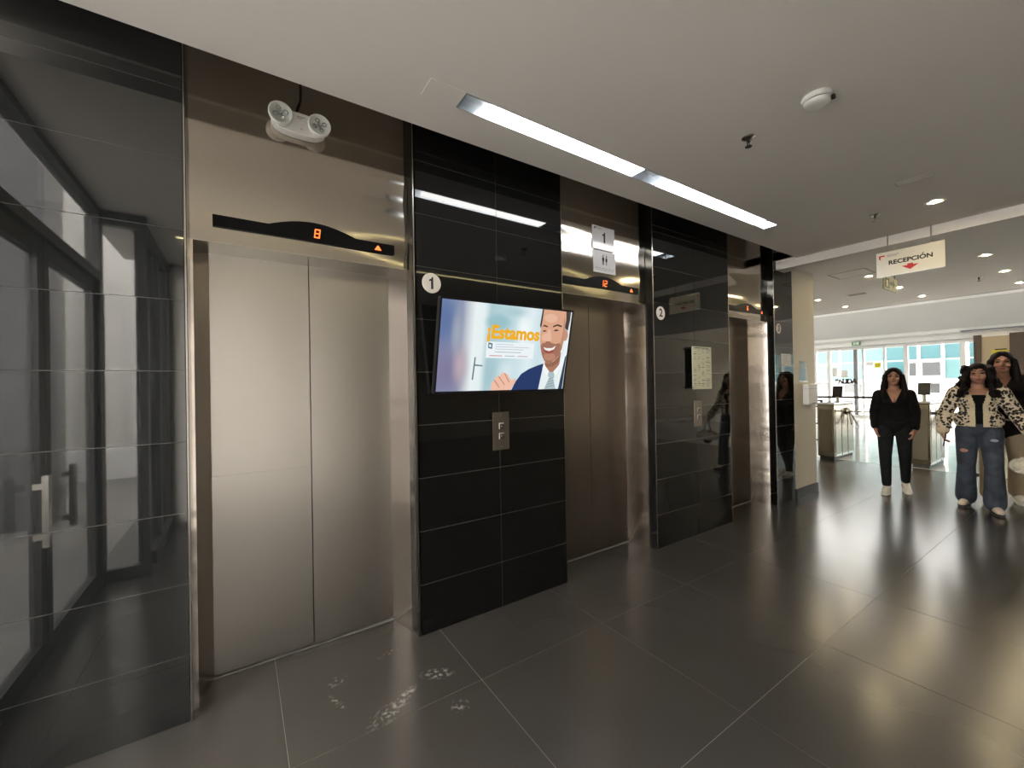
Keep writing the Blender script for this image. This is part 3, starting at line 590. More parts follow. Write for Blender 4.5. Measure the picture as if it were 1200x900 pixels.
pic('card_icon', [(.385, .565), (.417, .555), (.417, .490), (.385, .500)], (.05, .16, .24), 4); pic('card_icon_hole', [(.392, .545), (.408, .540), (.408, .508), (.392, .513)], (.80, .87, .9), 5)
for k, (a, c) in enumerate(((.44, .58), (.44, .70), (.44, .66))): pic('card_line', [(a, .552-k*.028), (c, .552-k*.028), (c, .544-k*.028), (a, .544-k*.028)], (.50, .58, .62), 4)
pic('card_line', [(.44, .462), (.645, .462), (.645, .453), (.44, .453)], (.40, .50, .56), 4)
pic('card_line', [(.40, .418), (.50, .418), (.50, .408), (.40, .408)], (.62, .28, .30), 4); pic('card_line', [(.52, .418), (.60, .418), (.60, .408), (.52, .408)], (.40, .50, .56), 4); pic('card_line', [(.62, .418), (.70, .418), (.70, .408), (.62, .408)], (.62, .4, .4), 4)
hm = text_mesh('¡Estamos', .1, .0042)
xs_ = [v.co.x for v in hm.vertices]; k_ = (fu(.772)-fu(.368))*SW/(max(xs_)-min(xs_)); x_m = min(xs_)
for v in hm.vertices: v.co.x = (v.co.x-x_m)*k_; v.co.y *= 1.12
hm.transform(TM @ Matrix.Translation((SX+fu(.368)*SW, SY+.680*SH, .0034))); obj('headline', hm, emat('screen_gold', (.80, .40, .02), .78), screen)
tvobj('brand_plate', MB().box(-.022, .022, -h_/2+.004, -h_/2+.010, .003, .0036), CHROME, tv)

# ------------------------------------------------------------------ turnstiles and barriers
def turnstile(x0, y0, wd, ln, h, label, reader_y):
    t = thing('turnstile', label, 'turnstile', (x0+ln/2, y0+wd/2, 0), 'stainless steel entry turnstiles')
    bd = MB().box(x0, x0+ln, y0, y0+wd, .05, h-.04).build('cabinet', mat('turnstile_steel', (.24, .215, .165), .14, 1), t, bevel=.012)
    box('plinth', x0+.03, x0+ln-.03, y0+.02, y0+wd-.02, 0, .05, DARKF, t)
    MB().box(x0-.01, x0+ln+.01, y0-.01, y0+wd+.01, h-.04, h).build('lid', CHROME, t, bevel=.012)
    for k in range(3):
        a = x0+.06+k*(ln-.08)/3
        box('side_panel', a, a+(ln-.08)/3-.04, y0-.006, y0, .12, h-.12, mat('turnstile_panel', (.26, .23, .17), .16, 1), t)
        box('kick_strip', a, a+(ln-.08)/3-.04, y0-.008, y0, .06, .10, CHROME, t)
    box('end_panel', x0-.006, x0, y0+.03, y0+wd-.03, .14, h-.12, mat('turnstile_end', (.16, .14, .10), .3, .8), t)
    hb = MB().lathe([(.07, 0), (.06, -.05), (.03, -.07), (0, -.07)], (x0+ln*.62, y0, .86), 'y', 20).build('hub', CHROME, t, True)
    for a in (0, 2.1, 4.2): MB().tube([(x0+ln*.62, y0-.05, .86), (x0+ln*.62+.45*math.sin(a)*.35, y0-.05-.34*max(.2, math.cos(a)), .86-.28*abs(math.sin(a)))], .014, 8).build('arm', CHROME, t, True)
    rd = MB().tube([(x0+.30, reader_y, h), (x0+.30, reader_y, h+.13)], .022, 10).build('reader_post', STEEL, t)
    MB().add([(x0+.27+dz*.25+dx, reader_y+dy, h+.10+dz) for dx in (0, .03) for dy in (-.075, .075) for dz in (0, .20)], [(0, 1, 3, 2), (4, 6, 7, 5), (0, 2, 6, 4), (1, 5, 7, 3), (0, 4, 5, 1), (2, 3, 7, 6)]).build('reader_screen', BLACKP, rd)
    return t
turnstile(8.98, 3.00, .26, .95, 1.04, 'stainless turnstile cabinet with black card reader behind the cream column', 2.98+.06)
turnstile(9.20, 1.80, .24, .95, 1.08, 'stainless turnstile cabinet standing behind the woman in black', 1.92)
rl = thing('guard_rail', 'black three-bar guard rail between column and turnstile', 'railing', (9.3, 3.8, 0))
for z in (1.06, .95, .62, .30): MB().tube([(9.35, 3.30, z), (9.35, 4.4, z)], .014, 8).build('bar', BLACKP, rl)
for y in (3.32, 4.38): MB().tube([(9.35, y, 0), (9.35, y, 1.08)], .02, 10).build('post', BLACKP, rl)
def barrier(x, posts_, ya, yb, z, label):
    t = thing('belt_barrier', label, 'barrier', (x, posts_[0], 0), 'black belt barriers')
    for y in posts_:
        MB().lathe([(.16, 0), (.16, .012), (.03, .03), (.03, z+.03), (.034, z+.05), (0, z+.06)], (x, y, 0), 'z', 20).build('post', BLACKP, t, True)
    box('belt', x-.004, x+.004, min(ya, yb), max(ya, yb), z-.025, z+.02, BLACKP, t)
barrier(10.35, (3.95, 2.30), 3.95, 2.30, 1.10, 'black belt barrier behind the turnstile cabinet next to the column')
barrier(9.18, (1.36, .45), 1.78, .45, .90, 'black belt barrier between the turnstile and the women')

# ------------------------------------------------------------------ glass front at the far end
wfar = MB().box(XF, XF+.2, YR, YLb, 3.02, 4.06)
wfar = struct(wfar.build('wall_far', GREYW), 'pale grey band above the glass front', 'wall')
box('moulding', XF-.08, XF, YR, YLb, 2.98, 3.10, WHITEF, wfar); box('moulding', XF-.05, XF, YR, YLb, 2.74, 2.90, WHITEF, wfar); box('moulding', XF, XF+.1, YR, YLb, 2.72, 3.02, WHITEF, wfar)
cl = struct(MB().box(XF, XF+.1, YR, YLb, 4.06, 4.14).box(XF, XF+.1, YR, YLb, ZA-.1, ZA).build('window_3', WHITEF), 'bright clerestory strip above the grey band', 'window')
for k in range(11):
    y = YR+.1+k*1.36
    MB().box(XF+.01, XF+.07, y-.02, y+.02, 4.14, ZA-.1).build('mullion', WHITEF, cl); 
    if k < 10: box('pane', XF+.035, XF+.045, y+.02, y+1.34, 4.14, ZA-.1, TINTG, cl)
fr_ = struct(MB().box(XF, XF+.1, YR, YLb, 2.62, 2.74).box(XF, XF+.1, YR, YLb, 0, .10).build('window_4', WHITEF), 'white framed glass front onto the street', 'window')
posts = [8.4, 7.30, 6.82, 5.95, 4.50, 3.10, 1.6, .2, -1.2, -2.6, -4.0, -5.4]
for i, y in enumerate(posts):
    box('post', XF-.01, XF+.09, y-.06, y+.06, .10, 2.62, WHITEF if i not in (3,) else mat('post_grey', (.25, .26, .27), .4), fr_)
    if i < len(posts)-1: box('pane', XF+.035, XF+.045, posts[i+1]+.06, y-.06, .10, 2.62, CLEARG, fr_)
for i, y in enumerate((5.72, 5.09)): box('post', XF+.0, XF+.08, y-.035, y+.035, .10, 2.62, WHITEF, fr_)
box('transom', XF+.0, XF+.08, 6.88, 7.24, 1.30, 1.36, WHITEF, fr_)
text('lettering', 'SALIDA', .22, face_negX(XF-.03, 6.26, 1.39), mat('letter_dark', (.02, .02, .022), .5), fr_, .022, .95)
MB().box(XF+.02, XF+.03, 6.55, 6.72, 1.6, 1.95).build('paper', WHITEP, fr_); MB().box(XF+.02, XF+.03, 6.20, 6.45, 1.55, 1.83).build('paper', WHITEP, fr_)
MB().box(XF+.02, XF+.03, 5.20, 5.38, 1.90, 2.08).build('yellow_sticker', mat('sticker_yellow', (.75, .62, .03), .5), fr_); MB().box(XF+.02, XF+.03, 5.42, 5.62, 2.0, 2.12).build('paper', WHITEP, fr_)
t = tag(box('exit_sign', XF-.12, XF-.08, 5.75, 6.02, 2.78, 2.92, mat('exit_green_far', (.05, .30, .14), .4)), 'small green exit sign above the street doors', 'exit sign')
box('white_mark', XF-.124, XF-.12, 5.80, 5.88, 2.80, 2.90, WHITEP, t); box('white_mark', XF-.124, XF-.12, 5.90, 5.97, 2.80, 2.90, WHITEP, t)
# beige panel with yellow notice, in a brown frame
bp = thing('notice_door', 'beige panel door with a yellow notice in a brown frame', 'door', (XF-.3, 2.3, 0))
BR = mat('brown_frame', (.085, .055, .035), .5)
box('leaf', XF-.34, XF-.28, 2.06, 2.64, 0, 2.74, mat('beige_leaf', (.50, .40, .25), .6), bp)
MB().box(XF-.40, XF-.26, 2.64, 2.80, 0, 2.80).build('frame_post', BR, bp); MB().box(XF-.40, XF-.26, 1.35, 2.06, 0, 2.80).build('frame_post', BR, bp); 
nt2 = box('yellow_notice', XF-.352, XF-.34, 2.10, 2.42, 1.98, 2.32, mat('notice_yellow', (.62, .50, .02), .5), bp); box('print_line', XF-.356, XF-.352, 2.12, 2.36, 2.30, 2.335, INK, nt2)
box('track_cover', XF-.45, XF-.10, -.5, 3.08, 2.955, 2.985, mat('track_dark', (.12, .13, .15), .4), bp)

# ------------------------------------------------------------------ street and teal building outside
struct(box('ground_plaza', XF+.1, 60, -30, 40, -.14, -.02, PAVE))
tb = thing('office_building', 'teal glazed office building with white frames across the street', 'building', (28.5, 5, 0))
box('wall', 28.2, 29.5, -12, 20, -.02, 4.9, mat('white_facade', (.42, .43, .43), .7), tb)
TE = [mat('teal_pane_%d' % k, c, .12) for k, c in enumerate([(.028, .092, .092), (.042, .125, .125), (.02, .07, .08), (.06, .12, .125)])]
GP = mat('grey_window', (.045, .048, .05), .15)
y = 15.0; k = 0
cols = [15, 13.4, 11.8, 10.2, 9.05, 8.0, 7.13, 6.35, 5.85, 5.0, 4.2, 3.4, 2.2, 1.0, -.4, -1.8, -3.2, -4.6, -6, -7.4, -8.8, -10.2]
for i in range(len(cols)-1):
    ya, yb = cols[i+1], cols[i]
    for j, (z0, z1) in enumerate(((1.45, 2.35), (2.42, 3.3), (3.36, 4.5))):
        if j == 0 and 4.9 < ya < 5.9:
            box('window', 28.14, 28.2, ya+.12, yb-.12, 1.6, 2.25, GP, tb); continue
        box('pane', 28.15, 28.2, ya+.06, yb-.06, z0, z1, TE[(i*3+j*2+i*j) % 4], tb)
    box('mullion', 28.08, 28.2, ya-.05, ya+.05, 1.3, 4.6, WHITEF, tb)
    if i % 2 == 0: box('window', 28.15, 28.2, ya+.15, yb-.15, .75, 1.2, GP, tb)
box('ledge', 28.0, 28.2, -12, 20, 1.25, 1.42, WHITEF, tb); box('ledge', 28.05, 28.2, -12, 20, .35, .5, GREYW, tb)

# ------------------------------------------------------------------ people
def capsule(mb, p0, r0_, p1, r1_, seg=14, fl=1.0, flat=None):
    p0, p1 = Vector(p0), Vector(p1); d = (p1-p0); L = d.length; d.normalize()
    a = d.cross(Vector((0, 1, 0))); a = d.cross(Vector((1, 0, 0))) if a.length < .05 else a; a.normalize(); c = d.cross(a)
    V = []; F = []; rings = []
    for k in range(1, 5): an = PI/2*k/4; rings.append((p0-d*r0_*math.cos(an), r0_*math.sin(an)))
    for k in range(0, 4): an = PI/2*(1-k/4); rings.append((p1+d*r1_*math.cos(an), r1_*math.sin(an)))
    o = 0; V.append(p0-d*r0_)
    for c0, r in rings: V += [c0+(a*math.cos(2*PI*k/seg)+c*math.sin(2*PI*k/seg)*fl)*r for k in range(seg)]
    V.append(p1+d*r1_); e = len(V)-1
    F += [(0, 1+(k+1) % seg, 1+k) for k in range(seg)]
    for i in range(len(rings)-1): F += [(1+i*seg+k, 1+i*seg+(k+1) % seg, 1+(i+1)*seg+(k+1) % seg, 1+(i+1)*seg+k) for k in range(seg)]
    b0 = 1+(len(rings)-1)*seg; F += [(b0+k, b0+(k+1) % seg, e) for k in range(seg)]
    mb.add(V, F)
def ellipsoid(mb, c, r, rot=None, seg=18):
    c = Vector(c); V = [c+Vector((0, 0, r[2]))]; F = []; n_ = 10
    R = rot or Matrix.Identity(3); V = [c+R @ Vector((0, 0, r[2]))]
    for i in range(1, n_):
        th = PI*i/n_
        V += [c+R @ Vector((r[0]*math.sin(th)*math.cos(2*PI*k/seg), r[1]*math.sin(th)*math.sin(2*PI*k/seg), r[2]*math.cos(th))) for k in range(seg)]
    V.append(c+R @ Vector((0, 0, -r[2]))); e = len(V)-1
    F += [(0, 1+k, 1+(k+1) % seg) for k in range(seg)]
    for i in range(n_-2): F += [(1+i*seg+k, 1+(i+1)*seg+k, 1+(i+1)*seg+(k+1) % seg, 1+i*seg+(k+1) % seg) for k in range(seg)]
    b0 = 1+(n_-2)*seg; F += [(b0+(k+1) % seg, b0+k, e) for k in range(seg)]
    mb.add(V, F)
def skinned(name, mb, m, voxel, it=4, cut=None):
    """fuse overlapping volumes into one continuous surface"""
    me = bpy.data.meshes.new(name); me.from_pydata(mb.v, [], mb.f)
    o = bpy.data.objects.new(name, me); COL.objects.link(o)
    q = o.modifiers.new('r', 'REMESH'); q.mode = 'VOXEL'; q.voxel_size = voxel
    q = o.modifiers.new('s', 'SMOOTH'); q.iterations = it; q.factor = .5
    dg = bpy.context.evaluated_depsgraph_get(); dg.update()
    out = bpy.data.meshes.new_from_object(o.evaluated_get(dg)); bpy.data.objects.remove(o)
    bm = bmesh.new(); bm.from_mesh(out)
    if cut:
        bmesh.ops.delete(bm, geom=[f for f in bm.faces if cut(f.calc_center_median())], context='FACES')
    bm.to_mesh(out); bm.free(); out.name = name; out.materials.clear(); out.materials.append(m)
    for p in out.polygons: p.use_smooth = True
    return out
def place(name, me, P):
    o = bpy.data.objects.new(name, me); COL.objects.link(o); o.parent = P['root'] if 'root' in P else P; return o
SKIN = vary('skin', (.40, .205, .135), (.46, .24, .16), 8, .5)
LIP = mat('lips', (.34, .09, .08), .4); EYEM = mat('eye_dark', (.015, .01, .008), .2)
HAIR = vary('dark_hair', (.006, .005, .005), (.014, .010, .009), 40, .6, sc3=(6, 6, .6), spec=.12)

def person(label, loc, rz, H, J, skin_extra=None):
    t = thing('person', label, 'person', loc); t.rotation_euler = (0, 0, rz); t.scale = (H/1.6,)*3
    return t
def body_mesh(J):
    mb = MB()
    hc = Vector(J['head'])
    ellipsoid(mb, hc+Vector((0, .012, .022)), (.073, .090, .085)); ellipsoid(mb, hc+Vector((0, -.018, -.035)), (.058, .066, .078)); ellipsoid(mb, hc+Vector((0, -.045, -.085)), (.030, .028, .024))
    capsule(mb, hc+Vector((0, -.088, .018)), .008, hc+Vector((0, -.101, -.022)), .0125); ellipsoid(mb, hc+Vector((0, -.088, -.027)), (.017, .013, .009))
    ellipsoid(mb, hc+Vector((0, -.078, -.056)), (.024, .012, .012))
    for s_ in (-1, 1):
        ellipsoid(mb, hc+Vector((s_*.076, .012, -.012)), (.010, .018, .030)); ellipsoid(mb, hc+Vector((s_*.036, -.066, -.025)), (.024, .02, .022)); capsule(mb, hc+Vector((s_*.014, -.084, .028)), .008, hc+Vector((s_*.048, -.068, .030)), .008)
    capsule(mb, (0, .015, 1.27), .060, hc+Vector((0, .015, -.075)), .050)
    ellipsoid(mb, (0, .0, 1.20), (.145, .095, .145)); ellipsoid(mb, (0, 0, 1.04), (.118, .085, .14)); ellipsoid(mb, (0, .012, .91), (.158, .110, .12))
    capsule(mb, (-.13, .005, 1.285), .048, (.13, .005, 1.285), .048)
    for s_ in (0, 1):
        sh, el, wr, hip, kn, an, toe = (Vector(J[k][s_]) for k in ('sh', 'el', 'wr', 'hip', 'kn', 'an', 'toe'))
        capsule(mb, sh, .047, el, .036); capsule(mb, el, .036, wr, .024); capsule(mb, hip, .082, kn, .052); capsule(mb, kn, .052, an, .034); capsule(mb, an+Vector((0, .01, -.02)), .034, toe, .026)
        hand(mb, wr, J['hd'][s_], J['pn'][s_], J['curl'][s_])
        for _ in (0,): ellipsoid(mb, (J['hip'][s_][0]*.55, -.075, 1.20), (.062, .045, .06))
    return mb
def hand(mb, wr, d, pn, curl):
    """palm with four fingers of unequal length and a side thumb; d = finger direction, pn = palm normal"""
    wr, d, pn = Vector(wr), Vector(d).normalized(), Vector(pn); pn = (pn-d*pn.dot(d)).normalized(); sd = d.cross(pn)
    capsule(mb, wr, .023, wr+d*.03, .024)
    for k in range(4):
        off = (k-1.5)*.0185
        capsule(mb, wr+d*.025+sd*off*.7, .0145, wr+d*.075+sd*off, .0125)
        ln = (.064, .073, .069, .054)[k]; p = wr+d*.080+sd*off; dd = d.copy(); r = .0092
        for q in range(3):
            an = curl*(.45 if q == 0 else .75); ax = sd
            dd = (Matrix.Rotation(an, 3, ax) @ dd) if (Matrix.Rotation(.1, 3, ax) @ d).dot(pn) > d.dot(pn) else (Matrix.Rotation(-an, 3, ax) @ dd)
            p2 = p+dd*ln*(.45, .31, .24)[q]; capsule(mb, p, r, p2, r*.93, 10); p = p2; r *= .93
    p = wr+d*.025-sd*.026; dd = (d*.75-sd*.55+pn*.35).normalized(); p2 = p+dd*.036; capsule(mb, p, .0125, p2, .0105, 10); p3 = p2+(d*.9+pn*.35).normalized()*.028; capsule(mb, p2, .0105, p3, .009, 10)
def add_face(t, J):
    hc = Vector(J['head'])
    for s_ in (-1, 1):
        mb = MB(); ellipsoid(mb, hc+Vector((s_*.031, -.0755, .008)), (.0145, .008, .0065)); o = mb.build('eye', EYEM, None, True); o.parent = t
        mb = MB(); capsule(mb, hc+Vector((s_*.016, -.089, .034)), .0035, hc+Vector((s_*.048, -.078, .036)), .003); o = mb.build('eyebrow', HAIR, None, True); o.parent = t
    mb = MB(); ellipsoid(mb, hc+Vector((0, -.0885, -.053)), (.023, .006, .0045)); ellipsoid(mb, hc+Vector((0, -.087, -.061)), (.019, .006, .0045)); o = mb.build('lips', LIP, None, True); o.parent = t
def hair_long(J, lock, curly=False, part=0):
    hc = Vector(J['head']); mb = MB(); rnd = random.Random(len(J)+int(lock*100))
    ellipsoid(mb, hc+Vector((0, .030, .035)), (.090, .098, .092)); ellipsoid(mb, hc+Vector((0, .055, -.03)), (.086, .065, .11))
    for s_ in (-1, 1):
        capsule(mb, hc+Vector((s_*.018, -.055, .098)), .020, hc+Vector((s_*.070, -.045, .030)), .020)
        for k in range(5):
            y0 = -.035+k*.027; x0 = .082-.012*(k > 3)
            e = hc+Vector((s_*(.098+.012*k*(k < 3)+rnd.uniform(-.01, .01)), -.045+k*.030, -lock*rnd.uniform(.85, 1.05)))
            mdl = hc+Vector((s_*.100, y0+.005, -.13))
            capsule(mb, hc+Vector((s_*x0, y0, .02)), .024, mdl, .030); capsule(mb, mdl, .030, e, .022)
    for k in range(6):
        x = -.075+.03*k; capsule(mb, hc+Vector((x, .085, -.02)), .035, hc+Vector((x*1.25, .095, -lock)), .026)
    if curly:
        for k in range(260):
            a = rnd.uniform(0, 2*PI); z = rnd.uniform(-lock, .09); rad = .094+.024*rnd.random()+max(0, min(.16, -z))*.34
            p = hc+Vector((rad*math.cos(a), .03+rad*.95*math.sin(a), z))
            if p.y-hc.y < -.035 and abs(p.x) < .085 and z < .07: continue
            ellipsoid(mb, p, (rnd.uniform(.020, .028),)*3, seg=8)
    return skinned('hair', mb, HAIR, .007, 3 if not curly else 2)
def legs(J, k, infl, ankle_r, cuff, lo=None):
    mb = MB(); ellipsoid(mb, (0, .012, .90), (.163+infl*.5, .114+infl*.5, .125)); capsule(mb, (-.06, .005, .975), .078, (.06, .005, .975), .078, fl=.95)
    for s_ in (0, 1):
        hip, kn, an = Vector(J['hip'][s_]), Vector(J['kn'][s_]), Vector(J['an'][s_])
        capsule(mb, hip, .084+infl, kn, .054+infl*1.2); capsule(mb, kn, .054+infl*1.2, an+(kn-an).normalized()*cuff, ankle_r)
        capsule(mb, an+(kn-an).normalized()*(cuff+.12), ankle_r*.98, an+(kn-an).normalized()*cuff, ankle_r)
    return mb
def sneaker(t, J, s_, m, sole):
    an, toe = Vector(J['an'][s_]), Vector(J['toe'][s_]); d = (toe-an); d.z = 0; d.normalize(); mb = MB(); zb = min(an.z-.075, toe.z-.03)
    h0 = an+Vector((0, 0, -.03)); capsule(mb, h0, .042, h0-d*.03+Vector((0, 0, -.005)), .042); capsule(mb, h0+d*.02, .042, toe+d*.01, .033); capsule(mb, an+Vector((0, 0, .0)), .040, h0, .042)
    gz = min(J['an'][s_][2]-.08, J['toe'][s_][2]-.04)
    o = obj('shoe', skinned('shoe', mb, m, .006, 3, lambda c: c.z > an.z+.03), m); o.parent = t
    mb = MB(); k = 20; sd = Vector((-d.y, d.x, 0)); pts = []
    for i in range(k):
        a = 2*PI*i/k; L_ = (toe-an).length
        pts.append(an+d*(L_*.5-.012+(L_*.5+.062)*math.cos(a))+sd*(.044*math.copysign(abs(math.sin(a))**.7, math.sin(a))))
    up = lambda p: Vector((p.x, p.y, 0))
    za = J['an'][s_][2]-.078; zt = J['toe'][s_][2]-.040
    def zz(p): u = max(0, min(1, (p-an).dot(d)/(toe-an).length)); return za+(zt-za)*u
    V = [Vector((p.x, p.y, zz(p))) for p in pts]+[Vector((p.x, p.y, zz(p)+.022)) for p in pts]
    mb.add(V, [tuple(range(k-1, -1, -1)), tuple(range(k, 2*k))]+[(i, (i+1) % k, (i+1) % k+k, i+k) for i in range(k)])
    q = mb.build('sole', sole, None); q.parent = o
def torso_top(J, infl, slv, hem, slr=0):
    mb = MB(); ellipsoid(mb, (0, 0, 1.20), (.148+infl, .098+infl, .15)); ellipsoid(mb, (0, 0, 1.05), (.128+infl, .092+infl, .13)); capsule(mb, (-.115, .005, 1.282), .048+infl*.5, (.115, .005, 1.282), .048+infl*.5)
    ellipsoid(mb, (0, .01, hem+.05), (.150+infl, .108+infl, .10)); capsule(mb, (-.07, .01, hem+.03), .098+infl, (.07, .01, hem+.03), .098+infl); ellipsoid(mb, (0, .008, .97), (.150+infl, .106+infl, .13))
    for s_ in (0, 1):
        ellipsoid(mb, (J['hip'][s_][0]*.55, -.075, 1.20), (.064+infl*.6, .047+infl*.6, .064))
        sh, el, wr = (Vector(J[k][s_]) for k in ('sh', 'el', 'wr')); e = el.lerp(wr, slv)
        capsule(mb, sh, .050+infl, el, .040+infl); capsule(mb, el, .040+infl, e, .032+infl*.9+slr)
    return mb
WALK1 = dict(head=(0, -.015, 1.490), sh=[(-.148, .005, 1.270), (.148, .005, 1.270)], el=[(-.200, .03, 1.045), (.200, .02, 1.045)], wr=[(-.188, -.05, .835), (.188, -.06, .835)],
    hd=[(.22, -.22, -1), (-.22, -.22, -1)], pn=[(1, .25, .1), (-1, .25, .1)], curl=[.45, .45],
    hip=[(-.085, 0, .86), (.085, 0, .86)], kn=[(-.092, -.10, .475), (.092, .0, .475)], an=[(-.085, -.10, .078), (.095, .16, .105)], toe=[(-.10, -.235, .045), (.115, .03, .042)])
# woman in black
t = person('woman in a black blouse and black trousers with white sneakers walking', (6.98, 1.69, 0), math.radians(-77), 1.585, WALK1)
place('body', skinned('body', body_mesh(WALK1), SKIN, .0065, 3), t); add_face(t, WALK1)
BLK = vary('black_blouse', (.005, .005, .006), (.010, .009, .010), 12, .9, spec=.15); JEAN = vary('black_denim', (.010, .011, .012), (.018, .019, .020), 20, .9, spec=.15)
place('hair', hair_long(WALK1, .27), t)
place('blouse', skinned('blouse', torso_top(WALK1, .010, .90, .84, .004), BLK, .009, 5, lambda c: (c.y < 0 and c.z > 1.17 and abs(c.x) < .012+(c.z-1.17)*.40) or (c.z > 1.315 and abs(c.x) < .075)), t)
place('trousers', skinned('trousers', legs(WALK1, 0, .008, .048, .05), JEAN, .008, 4), t)
WSH = mat('white_shoe', (.72, .68, .60), .5); SOL = mat('shoe_sole', (.78, .75, .68), .6); DSOL = mat('dark_sole', (.03, .03, .03), .7)
for s_ in (0, 1): sneaker(t, WALK1, s_, WSH, SOL)
# woman in leopard-print cardigan
WALK2 = dict(head=(0, -.015, 1.490), sh=[(-.165, .005, 1.285), (.165, .005, 1.285)], el=[(-.255, .03, 1.05), (.262, .0, 1.06)], wr=[(-.275, -.07, .855), (.345, -.10, .88)],
    hd=[(.05, -.25, -1), (.30, -.20, -1)], pn=[(1, .1, .1), (-1, -.2, -.2)], curl=[.8, 1.0],
    hip=[(-.085, 0, .86), (.085, 0, .86)], kn=[(-.10, -.02, .475), (.10, -.09, .475)], an=[(-.105, .12, .085), (.10, -.10, .078)], toe=[(-.135, -.01, .045), (.125, -.235, .042)])
t = person('woman in a leopard-print cardigan and flared blue jeans with curly dark hair', (6.80, .945, 0), math.radians(-80), 1.60, WALK2)
place('body', skinned('body', body_mesh(WALK2), SKIN, .0065, 3), t); add_face(t, WALK2)
place('hair', hair_long(WALK2, .24, True), t)
LEO = mat('leopard_knit', (.62, .53, .38), .85); n, l, b = nodes(LEO)
tc = n.new('ShaderNodeTexCoord'); vo = n.new('ShaderNodeTexVoronoi'); vo.inputs['Scale'].default_value = 34; wv = n.new('ShaderNodeTexNoise'); wv.inputs['Scale'].default_value = 30
mx = n.new('ShaderNodeMix'); mx.data_type = 'VECTOR'; mx.inputs['Factor'].default_value = .03; l.new(tc.outputs['Object'], mx.inputs['A']); l.new(wv.outputs['Color'], mx.inputs['B']); l.new(tc.outputs['Object'], wv.inputs['Vector']); l.new(mx.outputs['Result'], vo.inputs['Vector'])
r = ramp(LEO, vo.outputs['Distance'], [(.47, (.018, .014, .012)), (.54, (.66, .57, .42))]); l.new(r.outputs[0], b.inputs['Base Color'])
TRIMK = mat('cream_knit_trim', (.66, .55, .37), .85)
place('undershirt', skinned('undershirt', torso_top(WALK2, .006, -.2, .95), BLK, .009, 4, lambda c: c.z > 1.26 and abs(c.x) < .09 and c.y < .06 or abs(c.x) > .19), t)
cg = torso_top(WALK2, .024, .95, .955, .004)
op = lambda c: c.y < -.02 and abs(c.x) < .030+max(0, c.z-1.16)*.25
band = lambda c: (c.y < -.02 and abs(c.x) < .072+max(0, c.z-1.16)*.25) or c.z < .925 or (c.z > 1.315 and abs(c.x) < .10)
hole = lambda c: op(c) or c.z < .885 or (c.z > 1.325 and abs(c.x) < .075)
arm = lambda c: abs(c.x) > .205
full = skinned('cardigan', cg, LEO, .008, 4, lambda c: hole(c) and not arm(c))
m1 = full.copy(); m1.name = 'cardigan'; m2 = full.copy(); m2.name = 'cardigan_trim'
for mm, keep in ((m1, False), (m2, True)):
    bm = bmesh.new(); bm.from_mesh(mm)
    cuff = lambda c: (Vector(c)-Vector(WALK2['wr'][0])).length < .060 or (Vector(c)-Vector(WALK2['wr'][1])).length < .060
    bmesh.ops.delete(bm, geom=[f for f in bm.faces if ((band(f.calc_center_median()) and not arm(f.calc_center_median())) or cuff(f.calc_center_median())) != keep], context='FACES')
    bm.to_mesh(mm); bm.free()
m2.materials.clear(); m2.materials.append(TRIMK)
cgo = place('cardigan', m1, t); o = bpy.data.objects.new('cardigan_trim', m2); COL.objects.link(o); o.parent = cgo
BJ = mat('blue_denim', (.055, .075, .115), .8); n, l, b = nodes(BJ)
t1 = noise(BJ, 9, 4); r = ramp(BJ, t1.outputs['Fac'], [(.32, (.018, .024, .036)), (.68, (.055, .068, .090))]); l.new(r.outputs[0], b.inputs['Base Color'])
pants = place('jeans', skinned('jeans', legs(WALK2, 0, .016, .088, .02), BJ, .008, 4), t)
mb = MB(); ellipsoid(mb, Vector(WALK2['hip'][0]).lerp(Vector(WALK2['kn'][0]), .55)+Vector((-.02, -.076, 0)), (.035, .012, .022)); o = mb.build('ripped_patch', SKIN, None, True); o.parent = pants
mb = MB(); ellipsoid(mb, Vector(WALK2['hip'][1]).lerp(Vector(WALK2['kn'][1]), .22)+Vector((.015, -.098, 0)), (.030, .008, .016)); o = mb.build('faded_patch', mat('faded_denim', (.28, .32, .36), .85), None, True); o.parent = pants
for s_ in (0, 1): sneaker(t, WALK2, s_, mat('pale_shoe', (.62, .50, .40), .5), DSOL)
T2 = Matrix.Translation((6.80, .945, 0)) @ Matrix.Rotation(math.radians(-80), 4, 'Z') @ Matrix.Diagonal((1, 1, 1, 1))
# phone in her right hand
ph = thing('phone', 'dark phone held in the hand of the woman in leopard print', 'phone', (0, 0, 0))
hp_ = T2 @ Vector((-.262, -.125, .765)); ph.location = hp_; ph.rotation_euler = (.25, .15, math.radians(-80))
MB().box(-.006, .006, -.036, .036, -.075, .075).build('case', BLACKP, None, bevel=.004).parent = ph
MB().box(.0061, .0068, -.033, .033, -.070, .070).build('screen', mat('phone_glass', (.01, .01, .012), .08), None).parent = ph
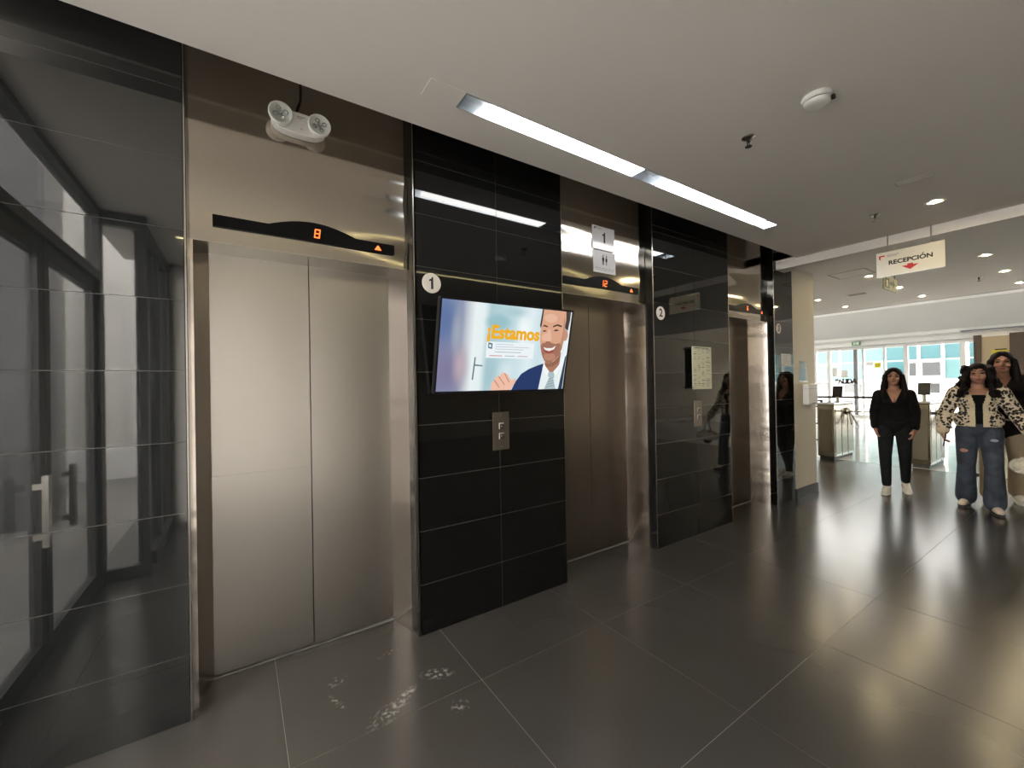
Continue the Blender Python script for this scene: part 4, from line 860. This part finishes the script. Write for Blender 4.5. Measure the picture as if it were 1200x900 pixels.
# woman behind, in black coat
WALK3 = dict(head=(0, -.015, 1.490), sh=[(-.170, .005, 1.285), (.170, .005, 1.285)], el=[(-.25, .04, 1.045), (.25, .03, 1.045)], wr=[(-.235, -.04, .83), (.235, -.05, .83)],
    hd=[(.1, -.2, -1), (-.1, -.2, -1)], pn=[(1, .2, .1), (-1, .2, .1)], curl=[.5, .5],
    hip=[(-.085, 0, .86), (.085, 0, .86)], kn=[(-.10, -.09, .475), (.10, -.01, .475)], an=[(-.10, -.10, .078), (.10, .13, .10)], toe=[(-.12, -.235, .042), (.12, 0, .042)])
t = person('taller woman in a black coat behind the woman in leopard print', (7.33, .83, 0), math.radians(-82), 1.735, WALK3)
place('body', skinned('body', body_mesh(WALK3), SKIN, .007, 3), t); add_face(t, WALK3); place('hair', hair_long(WALK3, .30), t)
COAT = vary('black_coat', (.008, .006, .007), (.012, .009, .010), 10, .9, spec=.15)
place('coat', skinned('coat', torso_top(WALK3, .034, .97, .78, .014), COAT, .010, 5, lambda c: (c.y < 0 and c.z > 1.24 and abs(c.x) < .02+(c.z-1.24)*.45)), t)
place('trousers', skinned('trousers', legs(WALK3, 0, .020, .080, .03), vary('beige_cloth', (.30, .235, .15), (.36, .285, .19), 8, .85), .009, 4), t)
for s_ in (0, 1): sneaker(t, WALK3, s_, WSH, SOL)
# fluffy bag in the hand of the woman in leopard print
bgp = T2 @ Vector((.385, -.125, .535))
bag = thing('fluffy_bag', 'white fluffy handbag with black base hanging from a hand', 'bag', bgp)
FUR = vary('white_fur', (.72, .66, .52), (.84, .80, .68), 30, .9)
mb = MB(); rnd = random.Random(3)
ellipsoid(mb, (0, 0, 0), (.095, .17, .082))
for k in range(900):
    a = rnd.uniform(0, 2*PI); u = rnd.uniform(-.75, 1); q = math.sqrt(1-u*u); nrm = Vector((q*math.cos(a), q*math.sin(a), u)); p = Vector((nrm.x*.093, nrm.y*.168, nrm.z*.080)); d = (nrm+Vector((rnd.uniform(-.5, .5), rnd.uniform(-.5, .5), -.5))).normalized()
    s1 = d.orthogonal().normalized()*.007; s2 = d.cross(s1)
    mb.add([p+s1, p-s1*.5+s2*.9, p-s1*.5-s2*.9, p+d*.032], [(0, 1, 3), (1, 2, 3), (2, 0, 3), (0, 2, 1)])
mb.build('fur_body', FUR, None).parent = bag
mb = MB(); ellipsoid(mb, (0, -.01, -.075), (.06, .075, .06)); mb.build('base', BLACKP, None, True).parent = bag
MB().tube([(0, .07, .07), (0, .05, .15), (0, .0, .23), (0, -.03, .24), (0, -.045, .15), (0, -.06, .07)], .011, 8).build('handle', mat('white_strap', (.72, .70, .64), .6), None, True).parent = bag
